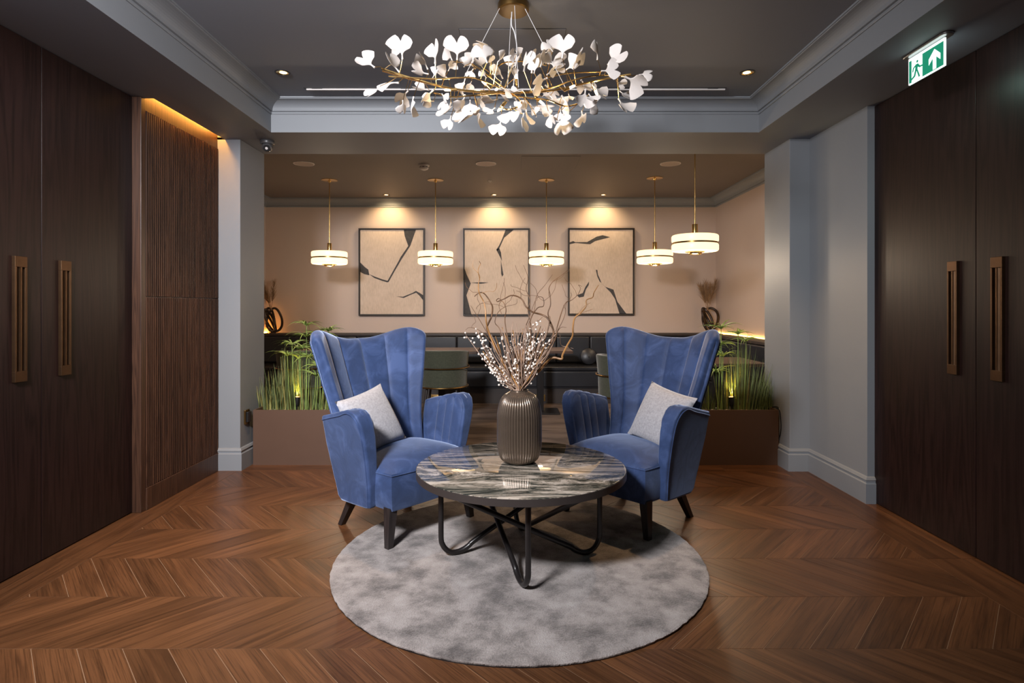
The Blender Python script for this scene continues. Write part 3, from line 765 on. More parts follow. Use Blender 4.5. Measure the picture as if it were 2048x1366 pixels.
def make_chandelier():
    random.seed(21)
    YC = 2.90
    cl = thing('chandelier', (0.0, YC, 2.34), 'long brass chandelier with white porcelain ginkgo leaves above the coffee table', 'chandelier')
    def q(cx, cy, dy=0.0): return P(690 + cx / 3.2, cy / 3.2, YC + dy)
    # ceiling rose and suspension
    rc = Vector((-0.008, YC, 0))
    MB().lathe([(0.076, CEIL), (0.078, CEIL - 0.006), (0.078, CEIL - 0.034), (0.072, CEIL - 0.040), (0.02, CEIL - 0.040)], 40, rc).build('ceiling_rose', 'darkbrass', cl)
    for a, b in (((990, 12, -0.03), (760, 500, -0.05)), ((1150, 12, -0.03), (1410, 560, 0.05)), ((1062, 30, 0.06), (1040, 560, 0.02)), ((1085, 30, -0.06), (1110, 560, -0.05))):
        s = q(*a); s.z = CEIL - 0.036
        MB().tube([s, q(*b)], 0.0016, 5).build('suspension_wire', 'cable', cl)
    s = q(1068, 40); s.z = CEIL - 0.038
    MB().tube(spline([s, q(1066, 160), q(1085, 210), q(1100, 330), q(1075, 580)], 6), 0.0028, 6).build('power_cable', 'cable', cl)
    # branches
    B = [[(235, 440, -.02), (460, 510, -.05), (720, 573, -.04), (1050, 592, 0), (1300, 582, .04), (1480, 545, .06), (1660, 505, .05), (1830, 475, .02)],
         [(240, 452, .03), (480, 520, .05), (760, 580, .10), (1050, 596, .12), (1280, 580, .1)],
         [(280, 488, -.08), (560, 505, -.12), (720, 498, -.14), (830, 500, -.16), (950, 545, -.12), (1060, 590, -.05)],
         [(1180, 590, -.04), (1330, 560, -.10), (1440, 520, -.14), (1560, 490, -.16), (1700, 480, -.14)],
         [(1290, 495, .12), (1440, 468, .16), (1640, 460, .16)],
         [(570, 595, -.10), (680, 620, -.16), (800, 612, -.18), (950, 600, -.12), (1060, 595, 0)],
         [(900, 500, .14), (1000, 410, .18), (1080, 395, .18), (1200, 395, .18), (1290, 420, .16)],
         [(1000, 600, 0), (1160, 625, -.12), (1300, 640, -.18), (1420, 680, -.18), (1560, 640, -.12)],
         [(1060, 590, -.05), (960, 520, .05), (860, 440, .1), (800, 400, .12)],
         [(1060, 590, -.05), (1130, 660, -.14), (1060, 700, -.2), (990, 690, -.16)]]
    samples = []
    for i, br in enumerate(B):
        pts = spline([q(*p) for p in br], 10); samples += pts
        MB().tube(pts, 0.0055 if i < 2 else 0.0036, 7).build('branch', 'brass', cl)
    # bulbs in little brass sockets
    for (a, b), dy in ((((715, 573), (672, 575)), -.04), (((1100, 545), (1093, 455)), .02), (((1400, 580), (1480, 543)), -.06), (((1215, 620), (1262, 660)), -.14), (((1585, 545), (1608, 595)), .05), (((930, 570), (905, 545)), .05), (((1030, 650), (1005, 680)), -.14)):
        p0, p1 = q(*a, dy), q(*b, dy); d = (p1 - p0).normalized()
        so = MB().tube([p0, p0 + d * 0.030], 0.0075, 12).build('bulb_socket', 'brass', cl)
        pts = [p0 + d * (0.028 + 0.034 * i / 8) for i in range(9)]; rr = [0.0058 * math.sqrt(max(0.03, 1 - max(0, (i / 8 - 0.6) / 0.4) ** 2)) for i in range(9)]
        MB().tube(pts, rr, 10).build('bulb', 'bulb', cl)
        lo = light('bulb_light', 'POINT', p0 + d * 0.085, 0.22, (1.0, 0.74, 0.44), shadow_soft_size=0.012); lo.parent = cl; lo.location -= cl.location
        n_ = min(samples, key=lambda s_: (s_ - p0).length)
        if (n_ - p0).length > 0.004: MB().tube([n_, p0], 0.0024, 6).build('bulb_arm', 'brass', cl)
    # leaves: (stalk x, y, tip x, y, apparent width)
    LV = [(190,432,90,360,110),(368,380,362,228,150),(318,412,300,290,60),(352,465,255,365,45),(577,408,583,265,80),(530,445,488,328,50),(535,475,420,450,70),(718,385,722,232,150),(690,400,650,285,50),(660,455,690,390,60),
          (910,405,870,275,140),(945,325,845,242,50),(838,440,745,365,85),(670,510,570,455,60),(975,400,1035,335,40),(1010,505,960,400,50),(1100,345,1045,372,80),(1045,465,1130,365,60),(1145,460,1160,320,60),(1195,470,1205,330,80),
          (1250,430,1285,320,70),(1390,375,1410,228,150),(1330,330,1280,255,80),(1290,405,1415,415,90),(1460,430,1515,315,45),(1410,450,1510,390,90),(1615,385,1622,255,35),(1680,415,1795,335,110),(1640,455,1755,450,120),(1790,490,1935,550,140),
          (1880,480,1970,460,60),(1740,520,1790,555,60),(1755,580,1825,640,50),(1750,630,1805,738,85),(345,530,215,525,40),(222,550,152,640,45),(405,580,330,660,100),(440,620,400,728,45),(370,640,375,730,60),(540,575,440,570,50),
          (565,575,480,660,70),(570,650,490,645,50),(650,625,600,700,60),(680,655,640,760,70),(680,740,655,832,75),(690,700,745,735,90),(770,605,735,720,60),(800,640,800,718,110),(860,690,715,800,40),(850,700,835,808,40),
          (980,635,875,665,55),(960,690,900,738,60),(1000,765,975,872,105),(1060,680,1065,800,130),(1090,630,1135,720,85),(1145,725,1120,832,50),(1160,700,1165,788,55),(1180,660,1240,735,50),(1225,750,1200,690,60),(1295,500,1180,545,110),
          (1280,545,1375,620,70),(1310,610,1385,700,80),(1225,690,1335,682,60),(1385,610,1465,718,45),(1300,710,1345,805,60),(1380,700,1385,775,60),(1400,730,1370,860,110),(1350,775,1440,790,70),(1515,710,1528,805,80),(1540,570,1520,695,125),
          (1620,640,1560,712,110),(1510,510,1575,595,60),(1590,550,1668,635,60),(770,500,750,592,50),(820,440,785,490,60),(810,520,785,570,50),(1000,560,1080,600,40),(1140,580,1065,602,35),(985,595,1045,640,50),(930,420,925,355,40),
          (885,440,840,372,60),(1130,370,1085,315,40),(1270,340,1345,325,50),(1000,520,990,590,30),(1260,620,1305,585,60),(1430,600,1440,645,30),(905,500,870,445,45),(1210,470,1228,395,60),(1290,480,1345,435,45),(560,500,600,440,45),
          (940,480,975,420,50),(1350,470,1390,420,55),(760,430,800,370,60),(1090,500,1060,440,40),(720,560,760,600,45),(880,620,850,680,60),(1130,640,1100,690,50),(1460,560,1530,540,50),(620,600,650,650,50),(1560,600,1600,660,70)]
    vari = [leaf_mesh(c, b, w_).build('leaf', 'ceramic', angle=80) for c, b, w_ in ((0.55, 0.10, 0.3), (0.9, 0.18, 1.7), (-0.5, -0.12, 2.9), (0.3, 0.28, 4.2))]
    used = set()
    for i, (nx, ny, tx, ty, wd) in enumerate(LV):
        dy = random.uniform(-0.22, 0.22)
        if wd > 100: dy = random.uniform(-0.22, -0.05)
        p0 = q(nx, ny, dy); p1 = q(tx, ty, dy + random.uniform(-0.03, 0.03))
        L = (p1 - p0).length
        full = 1.12 * L                                           # width of the leaf seen face on
        wreal = wd / 3.2 / F * (YC + dy)
        # short-looking wide leaves point partly at the viewer
        if wreal > full * 1.0:
            need = wreal / 1.12; extra = math.sqrt(max(0, need * need - L * L)); p1 = p1 + Vector((0, -extra if random.random() < .6 else extra, 0)); L = need; roll = random.uniform(-0.2, 0.2)
        else:
            roll = math.acos(max(0.30, wreal / full)) * random.choice((-1, 1))
        yv = (p1 - p0).normalized()
        view = (Vector((0, 0, EYE)) - p0).normalized()
        zv = (view - yv * view.dot(yv)).normalized(); zv = Quaternion(yv, roll) @ zv; xv = yv.cross(zv)
        k = i % 4
        o = vari[k] if k not in used else vari[k].copy()
        if k in used: C.objects.link(o)
        used.add(k)
        mt = Matrix((xv, yv, zv)).transposed().to_4x4()
        o.parent = cl; o.location = p0 - cl.location; o.rotation_euler = mt.to_euler(); s_ = L * 1.02; o.scale = (s_, s_, s_)
        # brass stem to the nearest branch
        near = sorted(samples, key=lambda s2: (s2 - p0).length)[random.randint(0, 3)]
        d = near - p0; mid = p0.lerp(near, 0.5) + Vector((0, 0, 0.01 * random.uniform(-1, 1)))
        if d.length > 0.01:
            MB().tube([p0 + yv * L * 0.05, mid, near], 0.0017, 5).build('stem', 'brass', cl)
make_chandelier()

# ================================================================== TWIGS AND BERRIES IN THE VASE
def vase_things():
    random.seed(5)
    mouth = VC + Vector((0, 0, 0.35))
    def base_pt():
        a = random.uniform(0, 6.28); r = random.uniform(0.005, 0.028)
        return VC + Vector((math.cos(a) * r, math.sin(a) * r, 0.20)), mouth + Vector((math.cos(a) * r, math.sin(a) * r, 0))
    W = [([(1075,730),(1100,690),(1107,665),(1098,640),(1085,630),(1065,624),(1052,613),(1045,600),(1035,593),(1022,591),(1010,597),(1003,600),(995,603),(993,600),(998,597),(1003,603)], .0036, 'twig', .06),
         ([(1005,720),(985,680),(974,658),(976,648),(983,633),(985,615),(981,605),(975,595),(968,587),(960,585),(952,590),(949,593)], .0040, 'twig', .0),
         ([(1000,715),(978,665),(972,640),(971,620),(967,603),(960,590),(957,578),(957,566),(959,557),(956,543),(958,534),(961,528),(958,522)], .0026, 'twig2', -.03),
         ([(1085,735),(1104,716),(1123,718),(1125,710),(1135,690),(1145,672),(1146,655),(1149,637),(1160,627),(1172,613),(1173,600),(1185,595),(1188,585),(1197,570)], .0040, 'twig2', .02),
         ([(1080,705),(1098,650),(1096,626),(1101,610),(1100,590),(1098,576),(1106,563),(1120,553),(1135,541)], .0024, 'twig', .04),
         ([(1060,690),(1055,655),(1068,622),(1073,592),(1090,570),(1105,549)], .0020, 'twig', .08),
         ([(1050,700),(1062,660),(1056,622),(1060,600),(1052,578),(1056,556),(1047,530)], .0020, 'twig', .10),
         ([(1105,690),(1114,655),(1124,622),(1132,605),(1142,601),(1155,590),(1161,577),(1157,570),(1164,573)], .0020, 'twig', .0),
         ([(1020,700),(1010,645),(1012,618),(1004,602),(998,612),(1004,630)], .0022, 'twig', .0),
         ([(1000,710),(968,655),(952,628),(941,611)], .0020, 'twig', .05),
         ([(1090,720),(1110,678),(1116,660),(1126,640),(1131,622),(1127,610)], .0020, 'twig', -.04),
         ([(1062,700),(1060,645),(1074,617),(1087,612),(1086,596),(1076,594),(1073,602)], .0022, 'twig', -.03),
         ([(1050,700),(1050,660),(1058,636),(1067,610),(1075,590)], .0024, 'twig', .02),
         ([(1010,705),(1000,660),(990,645),(996,625),(1012,613),(1032,608),(1034,598)], .0018, 'twig', .07),
         ([(985,690),(960,662),(940,655),(931,660)], .0017, 'twig', .05),
         ([(1095,700),(1112,668),(1122,655),(1133,655)], .0018, 'twig', .03),
         ([(1110,670),(1122,690),(1135,694),(1147,697)], .0018, 'twig3', .06)]
    special = {0: 'dark willow twig arching over to a small loop in front of the middle painting', 1: 'stout brown willow twig with a hooked tip over the middle painting', 2: 'slim golden willow twig rising straight before the middle painting', 3: 'thick golden willow twig kinked sideways towards the third painting', 4: 'long thin willow twig reaching up between the middle and third paintings', 7: 'fine willow twig ending in a curl before the third painting', 16: 'pale short willow twig bent outwards over the banquette'}
    for wi, (pts, r, mt, dy) in enumerate(W):
        b0, b1 = base_pt()
        n = len(pts)
        path = [b0, b1] + [P(x, y, VC.y + dy * min(1, (i + 1) / 3) + 0.012 * math.sin(i * 1.9)) for i, (x, y) in enumerate(pts)]
        sp = spline(path, 5); N = len(sp)
        tw = thing('willow_twig', VC + Vector((0, 0, 0.2)), special.get(wi, 'bare thin curly willow twig among others in the ribbed vase'), 'twig', 'curly willow twigs in the vase')
        MB().tube(sp, [r * 1.5 * (1.15 - 0.85 * i / N) for i in range(N)], 6).build('stem', mt, tw)
        for k in range(2 if n > 6 else 1):                       # side shoots
            i = int(N * random.uniform(0.5, 0.85)); p = sp[i]
            d = Vector((random.uniform(-1, 1), random.uniform(-.6, .6), random.uniform(0, 1))).normalized()
            sh = [p]
            for j in range(5):
                d = (d + Vector((random.uniform(-.7, .7), random.uniform(-.5, .5), random.uniform(-.3, .6)))).normalized(); sh.append(sh[-1] + d * 0.025)
            MB().tube(spline(sh, 3), 0.0010, 5).build('side_shoot', mt, tw)
    tips = [(933,672),(950,652),(957,668),(965,690),(968,714),(986,742),(1002,676),(1024,670),(1012,697),(1053,668),(1063,660),(1069,682),(1059,702),(1075,640),(1091,652),(1101,684),(1079,702),(1043,690),(1072,722),(1030,720),(1000,735)]
    for (x, y) in tips:
        b0, b1 = base_pt(); dy = random.uniform(-0.08, 0.06)
        tip = P(x, y, VC.y + dy)
        mid = b1.lerp(tip, 0.5) + Vector((0.05 * (tip.x - b1.x), random.uniform(-.01, .01), -0.02))
        sp = spline([b0, b1, mid, tip], 8); N = len(sp)
        s = thing('berry_sprig', VC + Vector((0, 0, 0.2)), 'dried sprig with clustered white berries in the ribbed vase', 'sprig', 'white berry sprigs in the vase')
        MB().tube(sp, [0.0028 * (1.1 - 0.6 * i / N) for i in range(N)], 5).build('stem', 'twig3', s)
        m = MB(); tw = MB()
        for k in range(22):
            t = random.uniform(0.62, 1.0); p = sp[min(N - 1, int(t * N))]
            off = Vector((random.gauss(0, 1), random.gauss(0, 1), random.gauss(0.2, 1))).normalized() * random.uniform(0.006, 0.021)
            m.sphere(p + off, random.uniform(0.0042, 0.0060), 7, 5); tw.tube([p, p + off], 0.0006, 3, False)
        tag(m.build('berries', 'berry', s), kind='stuff'); tw.build('stalks', 'twig3', s)
    for k in range(60):
        b0, b1 = base_pt(); a = random.uniform(-1, 1)
        x = 1036 + a * 74 + random.uniform(-8, 8); y = random.uniform(640, 700) + abs(a) * 18
        tip = P(x, y, VC.y + random.uniform(-0.10, 0.10)); L = (tip - b1)
        path = [b0, b1]
        for i in (1, 2, 3): path.append(b1 + L * (i / 4) + Vector((random.uniform(-.012, .012), random.uniform(-.012, .012), 0)))
        path.append(tip)
        sp = spline(path, 5)
        tag(MB().tube(sp, [0.0031 * (1.1 - 0.5 * i / len(sp)) for i in range(len(sp))], 5).build('dried_stem', random.choice(('twig3', 'twig3', 'twig3', 'twig2')), loc=VC + Vector((0, 0, .2))),
            'thin pale dried stem bundled in the ribbed vase', 'stem', 'dried stems in the vase')
vase_things()

# ================================================================== CEILING FITTINGS OF THE LOBBY
def downlight(x, y, z, r, label, group, power, target, warm=(1.0, 0.66, 0.34), ang=70, blend=0.6):
    d = thing('downlight', (x, y, z), label, 'downlight', group); c = (x, y, 0)
    MB().lathe([(r, z), (r, z - 0.004), (r * 0.82, z - 0.004), (r * 0.80, z)], 28, c, caps=(False, False)).build('trim_ring', 'blackp', d)
    MB().lathe([(r * 0.80, z - 0.003), (r * 0.55, z - 0.0008), (0.01, z - 0.0008)], 28, c, caps=(False, True)).build('reflector', 'brass', d)
    MB().lathe([(r * 0.50, z - 0.0012), (r * 0.45, z - 0.0022), (0.005, z - 0.0022)], 24, (x + (0.10 if x < 0 else -0.10) * r, y, 0)).build('lamp', 'lampglow', d)
    l = light('spot_light', 'SPOT', (x, y, z - 0.03), power, warm, spot_size=R(ang), spot_blend=blend, shadow_soft_size=0.03)
    aim(l, target); l.parent = d; l.location -= d.location
for x in (-1.49, 1.49):
    downlight(x, 3.75, CEIL, 0.047, 'small recessed downlight in the coffer ceiling on the %s side' % ('fluted wall' if x < 0 else 'exit sign'), 'coffer downlights', 46, (x * 0.95, 3.85, 0), (1.0, 0.62, 0.30), 78, 0.8)
# flush access panel, thin shadow gap all round
ap = thing('access_panel', (-0.01, 3.45, CEIL), 'flush square access panel in the lobby ceiling behind the chandelier', 'panel')
MB().box((-0.305, 3.157, CEIL - 0.0015), (0.278, 3.74, CEIL + 0.002)).build('gap', 'blackp', ap, smooth=False)
MB().box((-0.302, 3.160, CEIL - 0.0022), (0.275, 3.737, CEIL + 0.002)).build('panel', 'ceil', ap, smooth=False)
sd = thing('slot_diffuser', (0, 4.02, CEIL), 'long white linear air slot in the lobby ceiling before the cornice', 'air vent')
MB().box((-1.45, 4.005, CEIL - 0.002), (1.45, 4.028, CEIL + 0.004)).build('slot', 'blackp', sd, smooth=False)
MB().box((-1.435, 4.022, CEIL - 0.011), (1.445, 4.034, CEIL + 0.002)).build('blade', 'white', sd, smooth=False)
for x in (-1.36, -0.75, 0.0, 0.75, 1.36): MB().box((x - 0.035, 4.017, CEIL - 0.004), (x + 0.035, 4.0235, CEIL + 0.002)).build('clip', 'blackp', sd, smooth=False)
# made-up ceiling housing for the added key light, outside the camera's view
lp = thing('added_key_housing', (KEY[0], KEY[1], CEIL), 'square white ceiling housing made up for the unseen key light', 'light')
MB().box((KEY[0] - 0.34, KEY[1] - 0.34, CEIL - 0.03), (KEY[0] + 0.34, KEY[1] + 0.34, CEIL)).build('housing', 'white', lp, smooth=False, bevel=0.004)
# ---- emergency exit sign
def exit_sign():
    X = 2.012; s = thing('exit_sign', (X, 2.86, SOF), 'lit green emergency exit sign hanging over the dark doors', 'exit sign')
    a, b = 2.70, 3.01; n = 10; r = 0.030; poly = []
    for i in range(n + 1): t = math.pi * i / n; poly.append((X + r * math.cos(t), b - r + r * math.sin(t)))
    for i in range(n + 1): t = math.pi + math.pi * i / n; poly.append((X + r * math.cos(t), a + r + r * math.sin(t)))
    MB().prism(poly, 'z', SOF - 0.012, SOF).build('mounting_plate', 'steel', s, bevel=0.003)
    ya, yb, zt, zb = 2.735, 2.985, SOF - 0.016, SOF - 0.016 - 0.132                       # panel
    MB().box((X - 0.004, ya, zb), (X + 0.004, yb, zt)).build('lit_panel', 'exitwhite', s, smooth=False)
    f = X - 0.0048
    MB().box((f, ya + 0.006, zb + 0.006), (X - 0.0035, yb - 0.005, zt - 0.014)).build('green_face', 'exitgreen', s, smooth=False)
    Wd, H = (yb - ya), (zt - zb)
    def pt(u, v): return (yb - u * Wd, zt - v * H)                                         # u to the right as read from the room, v down
    def flat(name, polys, mat, off):
        m = MB()
        for pl in polys: m.prism([pt(*p) for p in pl], 'x', f - off, f + 0.0004)
        m.build(name, mat, s, smooth=False)
    flat('door_pictogram', [[(0.10, 0.12), (0.41, 0.12), (0.41, 0.95), (0.10, 0.95)]], 'exitwhite', 0.0006)
    flat('arrow', [[(0.745, 0.20), (0.90, 0.47), (0.90, 0.69), (0.79, 0.50), (0.79, 0.93), (0.70, 0.93), (0.70, 0.50), (0.59, 0.69), (0.59, 0.47)]], 'exitwhite', 0.0006)
    run = [[(0.27 + 0.028 * math.cos(t * math.pi / 5), 0.27 + 0.052 * math.sin(t * math.pi / 5)) for t in range(10)],
           [(0.22, 0.36), (0.30, 0.36), (0.27, 0.60), (0.20, 0.60)],
           [(0.23, 0.36), (0.23, 0.43), (0.17, 0.48), (0.15, 0.60), (0.12, 0.60), (0.14, 0.44)],
           [(0.29, 0.37), (0.35, 0.49), (0.43, 0.50), (0.43, 0.56), (0.33, 0.55), (0.27, 0.46)],
           [(0.20, 0.58), (0.25, 0.60), (0.21, 0.80), (0.08, 0.90), (0.06, 0.84), (0.17, 0.74)],
           [(0.24, 0.58), (0.28, 0.58), (0.35, 0.88), (0.31, 0.90)]]
    flat('running_figure', run, 'exitgreen', 0.0010)
    l = light('exit_light', 'AREA', (X, 2.86, SOF - 0.155), 0.5, (0.6, 1.0, 0.85), shape='RECTANGLE', size=0.02, size_y=0.24); l.parent = s; l.location -= s.location
exit_sign()
# ---- turret camera under the soffit
cc = Vector((-1.905, 4.50, SOF)); c = thing('security_camera', cc, 'small grey turret security camera under the soffit by the pillar', 'camera')
MB().lathe([(0.050, 0.0), (0.052, -0.006), (0.052, -0.024), (0.047, -0.030), (0.01, -0.030)], 32, cc).build('base', 'gunmetal', c)
MB().sphere(cc + Vector((0, 0, -0.046)), 0.040, 24, 14).build('ball', 'gunmetal', c)
d = Vector((0.18, -0.75, -0.45)).normalized(); p0 = cc + Vector((0, 0, -0.046))
MB().tube([p0 + d * 0.022, p0 + d * 0.042], 0.024, 24).build('lens_ring', 'blackp', c)
MB().tube([p0 + d * 0.042, p0 + d * 0.0435], 0.010, 16).build('lens', 'white', c)

# ================================================================== PLANTERS
def planter(x0, x1, label):
    y0, y1, h = 4.61, 4.95, 0.434
    p = thing('planter', ((x0 + x1) / 2, (y0 + y1) / 2, 0), label, 'planter')
    m = MB(); t = 0.012
    m.box((x0, y0, 0), (x1, y0 + t, h)); m.box((x0, y1 - t, 0), (x1, y1, h)); m.box((x0, y0 + t, 0), (x0 + t, y1 - t, h)); m.box((x1 - t, y0 + t, 0), (x1, y1 - t, h)); m.box((x0 + t, y0 + t, 0), (x1 - t, y1 - t, 0.02))
    m.build('box', 'planter', p, smooth=False)
    MB().box((x0 + t, y0 + t, 0.02), (x1 - t, y1 - t, 0.40)).build('soil', 'soil', p, smooth=False)
    random.seed(int(abs(x0) * 100)); m = MB()
    for k in range(170): m.sphere((random.uniform(x0 + .03, x1 - .03), random.uniform(y0 + .03, y1 - .03), 0.405), random.uniform(0.008, 0.016), 6, 4, 0.7)
    tag(m.build('pebbles', 'pebble', p), kind='stuff')
planter(-2.065, -0.95, 'brown metal trough planter with tall grasses against the pillar beside the fluted wall')
planter(0.85, 2.078, 'brown metal trough planter with tall grasses against the pillar on the exit sign side')
def blade(m, p, d, L, w_, droop, seg=4):
    d = Vector(d).normalized(); s = d.cross(Vector((0, 0, 1)))
    s = Vector((random.uniform(-1, 1), random.uniform(-1, 1), 0)) if s.length < 0.2 else s
    s = s.normalized(); s = (Quaternion(d, random.uniform(-.9, .9)) @ s)
    q = Vector(p); vs = []; b = len(m.v)
    for i in range(seg + 1):
        ww = w_ * (1 - (i / seg) ** 1.6) + 0.0003
        vs += [q + s * ww, q - s * ww]; q = q + d * (L / seg); d = (d + Vector((0, 0, -droop / seg))).normalized()
    m.add(vs, [(2 * i, 2 * i + 1, 2 * i + 3, 2 * i + 2) for i in range(seg)])
def tuft(px, ptop, n, spread, lean, mat, label, name='grass_tuft', Y=4.78, w_=0.0032, mat2=None):
    b = P(px, 800, Y); b.z = 0.40; top = P(px, ptop, Y).z; g = thing(name, b, label, 'plant', 'grasses in the planters'); m, m2 = MB(), MB()
    for k in range(n):
        a = random.uniform(0, 6.28); r = random.uniform(0, 0.05)
        p = b + Vector((math.cos(a) * r * 1.4, math.sin(a) * r, 0))
        d = Vector((math.cos(a) * spread * random.random() + lean, math.sin(a) * spread * 0.8 * random.random(), 1))
        blade(m2 if (mat2 and k % 4 == 0) else m, p, d, (top - 0.40) * random.uniform(0.55, 1.04), w_ * random.uniform(.7, 1.2), random.uniform(0.05, 0.35))
    tag(m.build('blades', mat, g), kind='stuff')
    if mat2: tag(m2.build('dry_blades', mat2, g), kind='stuff')
def papyrus(px, py, label, lean=0.0, Y=4.72, n=16, L=0.16):
    top = P(px, py, Y); b = Vector((top.x - lean, Y, 0.40)); g = thing('papyrus_plant', b, label, 'plant', 'papyrus in the planters')
    MB().tube(spline([b, b.lerp(top, .5) + Vector((lean * .2, 0, 0)), top], 5), 0.0032, 5).build('stalk', 'papyrus', g)
    m = MB()
    for k in range(n):
        a = 6.283 * k / n + random.uniform(-.2, .2); blade(m, top, (math.cos(a), math.sin(a), random.uniform(0.45, 0.95)), L * random.uniform(.8, 1.3), 0.0062, random.uniform(1.0, 1.9), 6)
    tag(m.build('leaf_crown', 'papyrus', g), kind='stuff')
random.seed(11)
LG, RG = 'in the planter beside the fluted wall', 'in the planter on the exit sign side'
for px, pt_, n in ((536, 752, 46), (552, 735, 44), (566, 728, 46), (625, 762, 50), (640, 770, 50), (653, 765, 40)): tuft(px, pt_, n, 0.22, random.uniform(-.05, .05), 'green', 'low grass tuft %s ' % ('near the pillar' if px < 600 else 'close behind the armchair') + LG, mat2='green2')
for px, pt_, n in ((580, 690, 60), (592, 682, 60), (606, 692, 44)): tuft(px, pt_, n, 0.13, 0, 'green', 'tall upright grass clump ' + LG, 'tall_grass', mat2='green2')
for px, py, l in ((613, 651, 0), (657, 662, .02), (613, 674, .01), (600, 698, -.02), (598, 718, -.03), (618, 716, .01), (636, 733, .02), (632, 752, .03), (648, 700, .02), (584, 690, -.03), (640, 672, .0), (575, 712, -.03), (660, 690, .02)): papyrus(px, py, ('tallest papyrus, its umbrella leaves above the ledge, ' if py < 655 else 'papyrus with arching umbrella leaves ') + LG, l)
for px, pt_, n in ((1540, 752, 80), (1530, 770, 50), (1408, 768, 34), (1424, 760, 30)): tuft(px, pt_, n, 0.25, random.uniform(-.03, .03), 'green', 'low grass tuft %s ' % ('near the pillar' if px > 1500 else 'close behind the armchair') + RG)
for px, pt_, n, l in ((1476, 690, 60, .0), (1486, 684, 60, .02), (1508, 712, 50, .16), (1520, 718, 40, .12), (1448, 730, 30, -.04)): tuft(px, pt_, n, 0.14, l, 'green', 'tall upright grass clump ' + RG, 'tall_grass', mat2='green2' if px < 1500 else None)
for px, py, l in ((1442, 657, -.01), (1476, 668, .0), (1440, 690, .02), (1446, 713, .02), (1432, 744, -.02), (1492, 682, .02), (1415, 700, -.01)): papyrus(px, py, ('tallest papyrus, its umbrella leaves above the ledge, ' if py < 660 else 'papyrus with arching umbrella leaves ') + RG, l)
for px, side in ((594, 'beside the fluted wall'), (1463, 'on the exit sign side')):
    b = P(px, 800, 4.74); b.z = 0.40; u = thing('garden_spotlight', b, 'small black spike spotlight among the grasses of the planter ' + side, 'spotlight', 'planter spotlights')
    MB().tube([b, b + Vector((0, 0, 0.05))], 0.005, 8).build('spike', 'blackp', u)
    MB().tube([b + Vector((0, 0, 0.045)), b + Vector((0, 0, 0.06)), b + Vector((0, 0.01, 0.115))], [0.012, 0.018, 0.021], 14).build('body', 'blackp', u)
    MB().tube([b + Vector((0, 0.0102, 0.1155)), b + Vector((0, 0.0105, 0.117))], 0.016, 14).build('lens', 'led', u)
    l = light('spike_light', 'SPOT', b + Vector((0, 0.012, 0.13)), 5.0, (1.0, 0.72, 0.16), spot_size=R(75), spot_blend=0.8, shadow_soft_size=0.01); aim(l, b + Vector((0, 0.02, 0.6))); l.parent = u; l.location -= u.location
so = thing('wall_socket', (-2.10, 4.565, 0.39), 'black and brass wall socket on the pillar beside the planter', 'socket')
MB().box((-2.10, 4.53, 0.335), (-2.088, 4.605, 0.445)).build('plate', 'darkbrass', so, smooth=False, bevel=0.002)
MB().box((-2.089, 4.542, 0.35), (-2.072, 4.593, 0.43)).build('plug', 'blackp', so, smooth=False, bevel=0.003)
pc = [(2.085, 4.66, 0.45), (2.088, 4.62, 0.44), (2.088, 4.60, 0.38), (2.088, 4.59, 0.30), (2.087, 4.605, 0.24), (2.086, 4.63, 0.20)]
tag(MB().tube(spline([(2.075, 4.72, 0.437)] + pc, 6), 0.0045, 8).build('power_cable', 'blackp', loc=(2.087, 4.62, 0.2)), 'black power cable hanging over the end of the planter', 'cable')
# ================================================================== LOUNGE BEHIND
# ---- pendant lamps
def make_pendant():
    p = thing('pendant_lamp', (0, 0, 0), '', 'pendant lamp', 'glass disc pendant lamps'); top = LC - 1.82         # origin at the middle of the shade
    MB().lathe([(0.094, top), (0.094, top - 0.006), (0.02, top - 0.012), (0.012, top - 0.03), (0.004, top - 0.03)], 32).build('ceiling_rose', 'brass', p)
    MB().tube([(0, 0, 0.16), (0, 0, top - 0.02)], 0.0055, 10).build('rod', 'brass', p)
    MB().lathe([(0.006, 0.175), (0.025, 0.175), (0.026, 0.172), (0.026, 0.092), (0.063, 0.090), (0.065, 0.084), (0.065, 0.074), (0.02, 0.074)], 28).build('collar', 'brass', p)
    def disc(z0, z1, r):
        prof = [(0.055, z0)]
        for i in range(7): t = i / 6 * math.pi / 2; prof.append((r - 0.018 + 0.018 * math.sin(t), z0 + 0.018 * (1 - math.cos(t))))
        for i in range(7): t = i / 6 * math.pi / 2; prof.append((r - 0.018 + 0.018 * math.cos(t), z1 - 0.018 + 0.018 * math.sin(t)))
        return MB().lathe(prof + [(0.055, z1)], 56)
    disc(0.008, 0.076, 0.206).build('glass_disc', 'glow', p); disc(-0.072, -0.004, 0.206).build('glass_disc', 'glow', p)
    MB().lathe([(0.12, 0.010), (0.2005, 0.009), (0.2005, -0.005), (0.12, -0.006)], 56).build('band', 'darkbrass', p)
    MB().lathe([(0.02, -0.066), (0.085, -0.066), (0.087, -0.070), (0.087, -0.078), (0.062, -0.080), (0.060, -0.094), (0.052, -0.100), (0.01, -0.100)], 36).build('bottom_cap', 'brass', p)
    l = light('pendant_light', 'POINT', (0, 0, -0.21), 5.6, (1.0, 0.80, 0.60), shadow_soft_size=0.05); l.parent = p
    return p
pend = make_pendant()
spots = [(-2.185, 6.89, 'glass disc pendant lamp beside the pillar of the fluted wall'), (-0.936, 6.89, 'glass disc pendant lamp between the first and second paintings'), (0.37, 6.89, 'glass disc pendant lamp between the second and third paintings'),
         (1.62, 6.78, 'glass disc pendant lamp next to the third painting near the lounge corner'), (1.63, 5.30, 'glass disc pendant lamp hung nearest the header beam')]
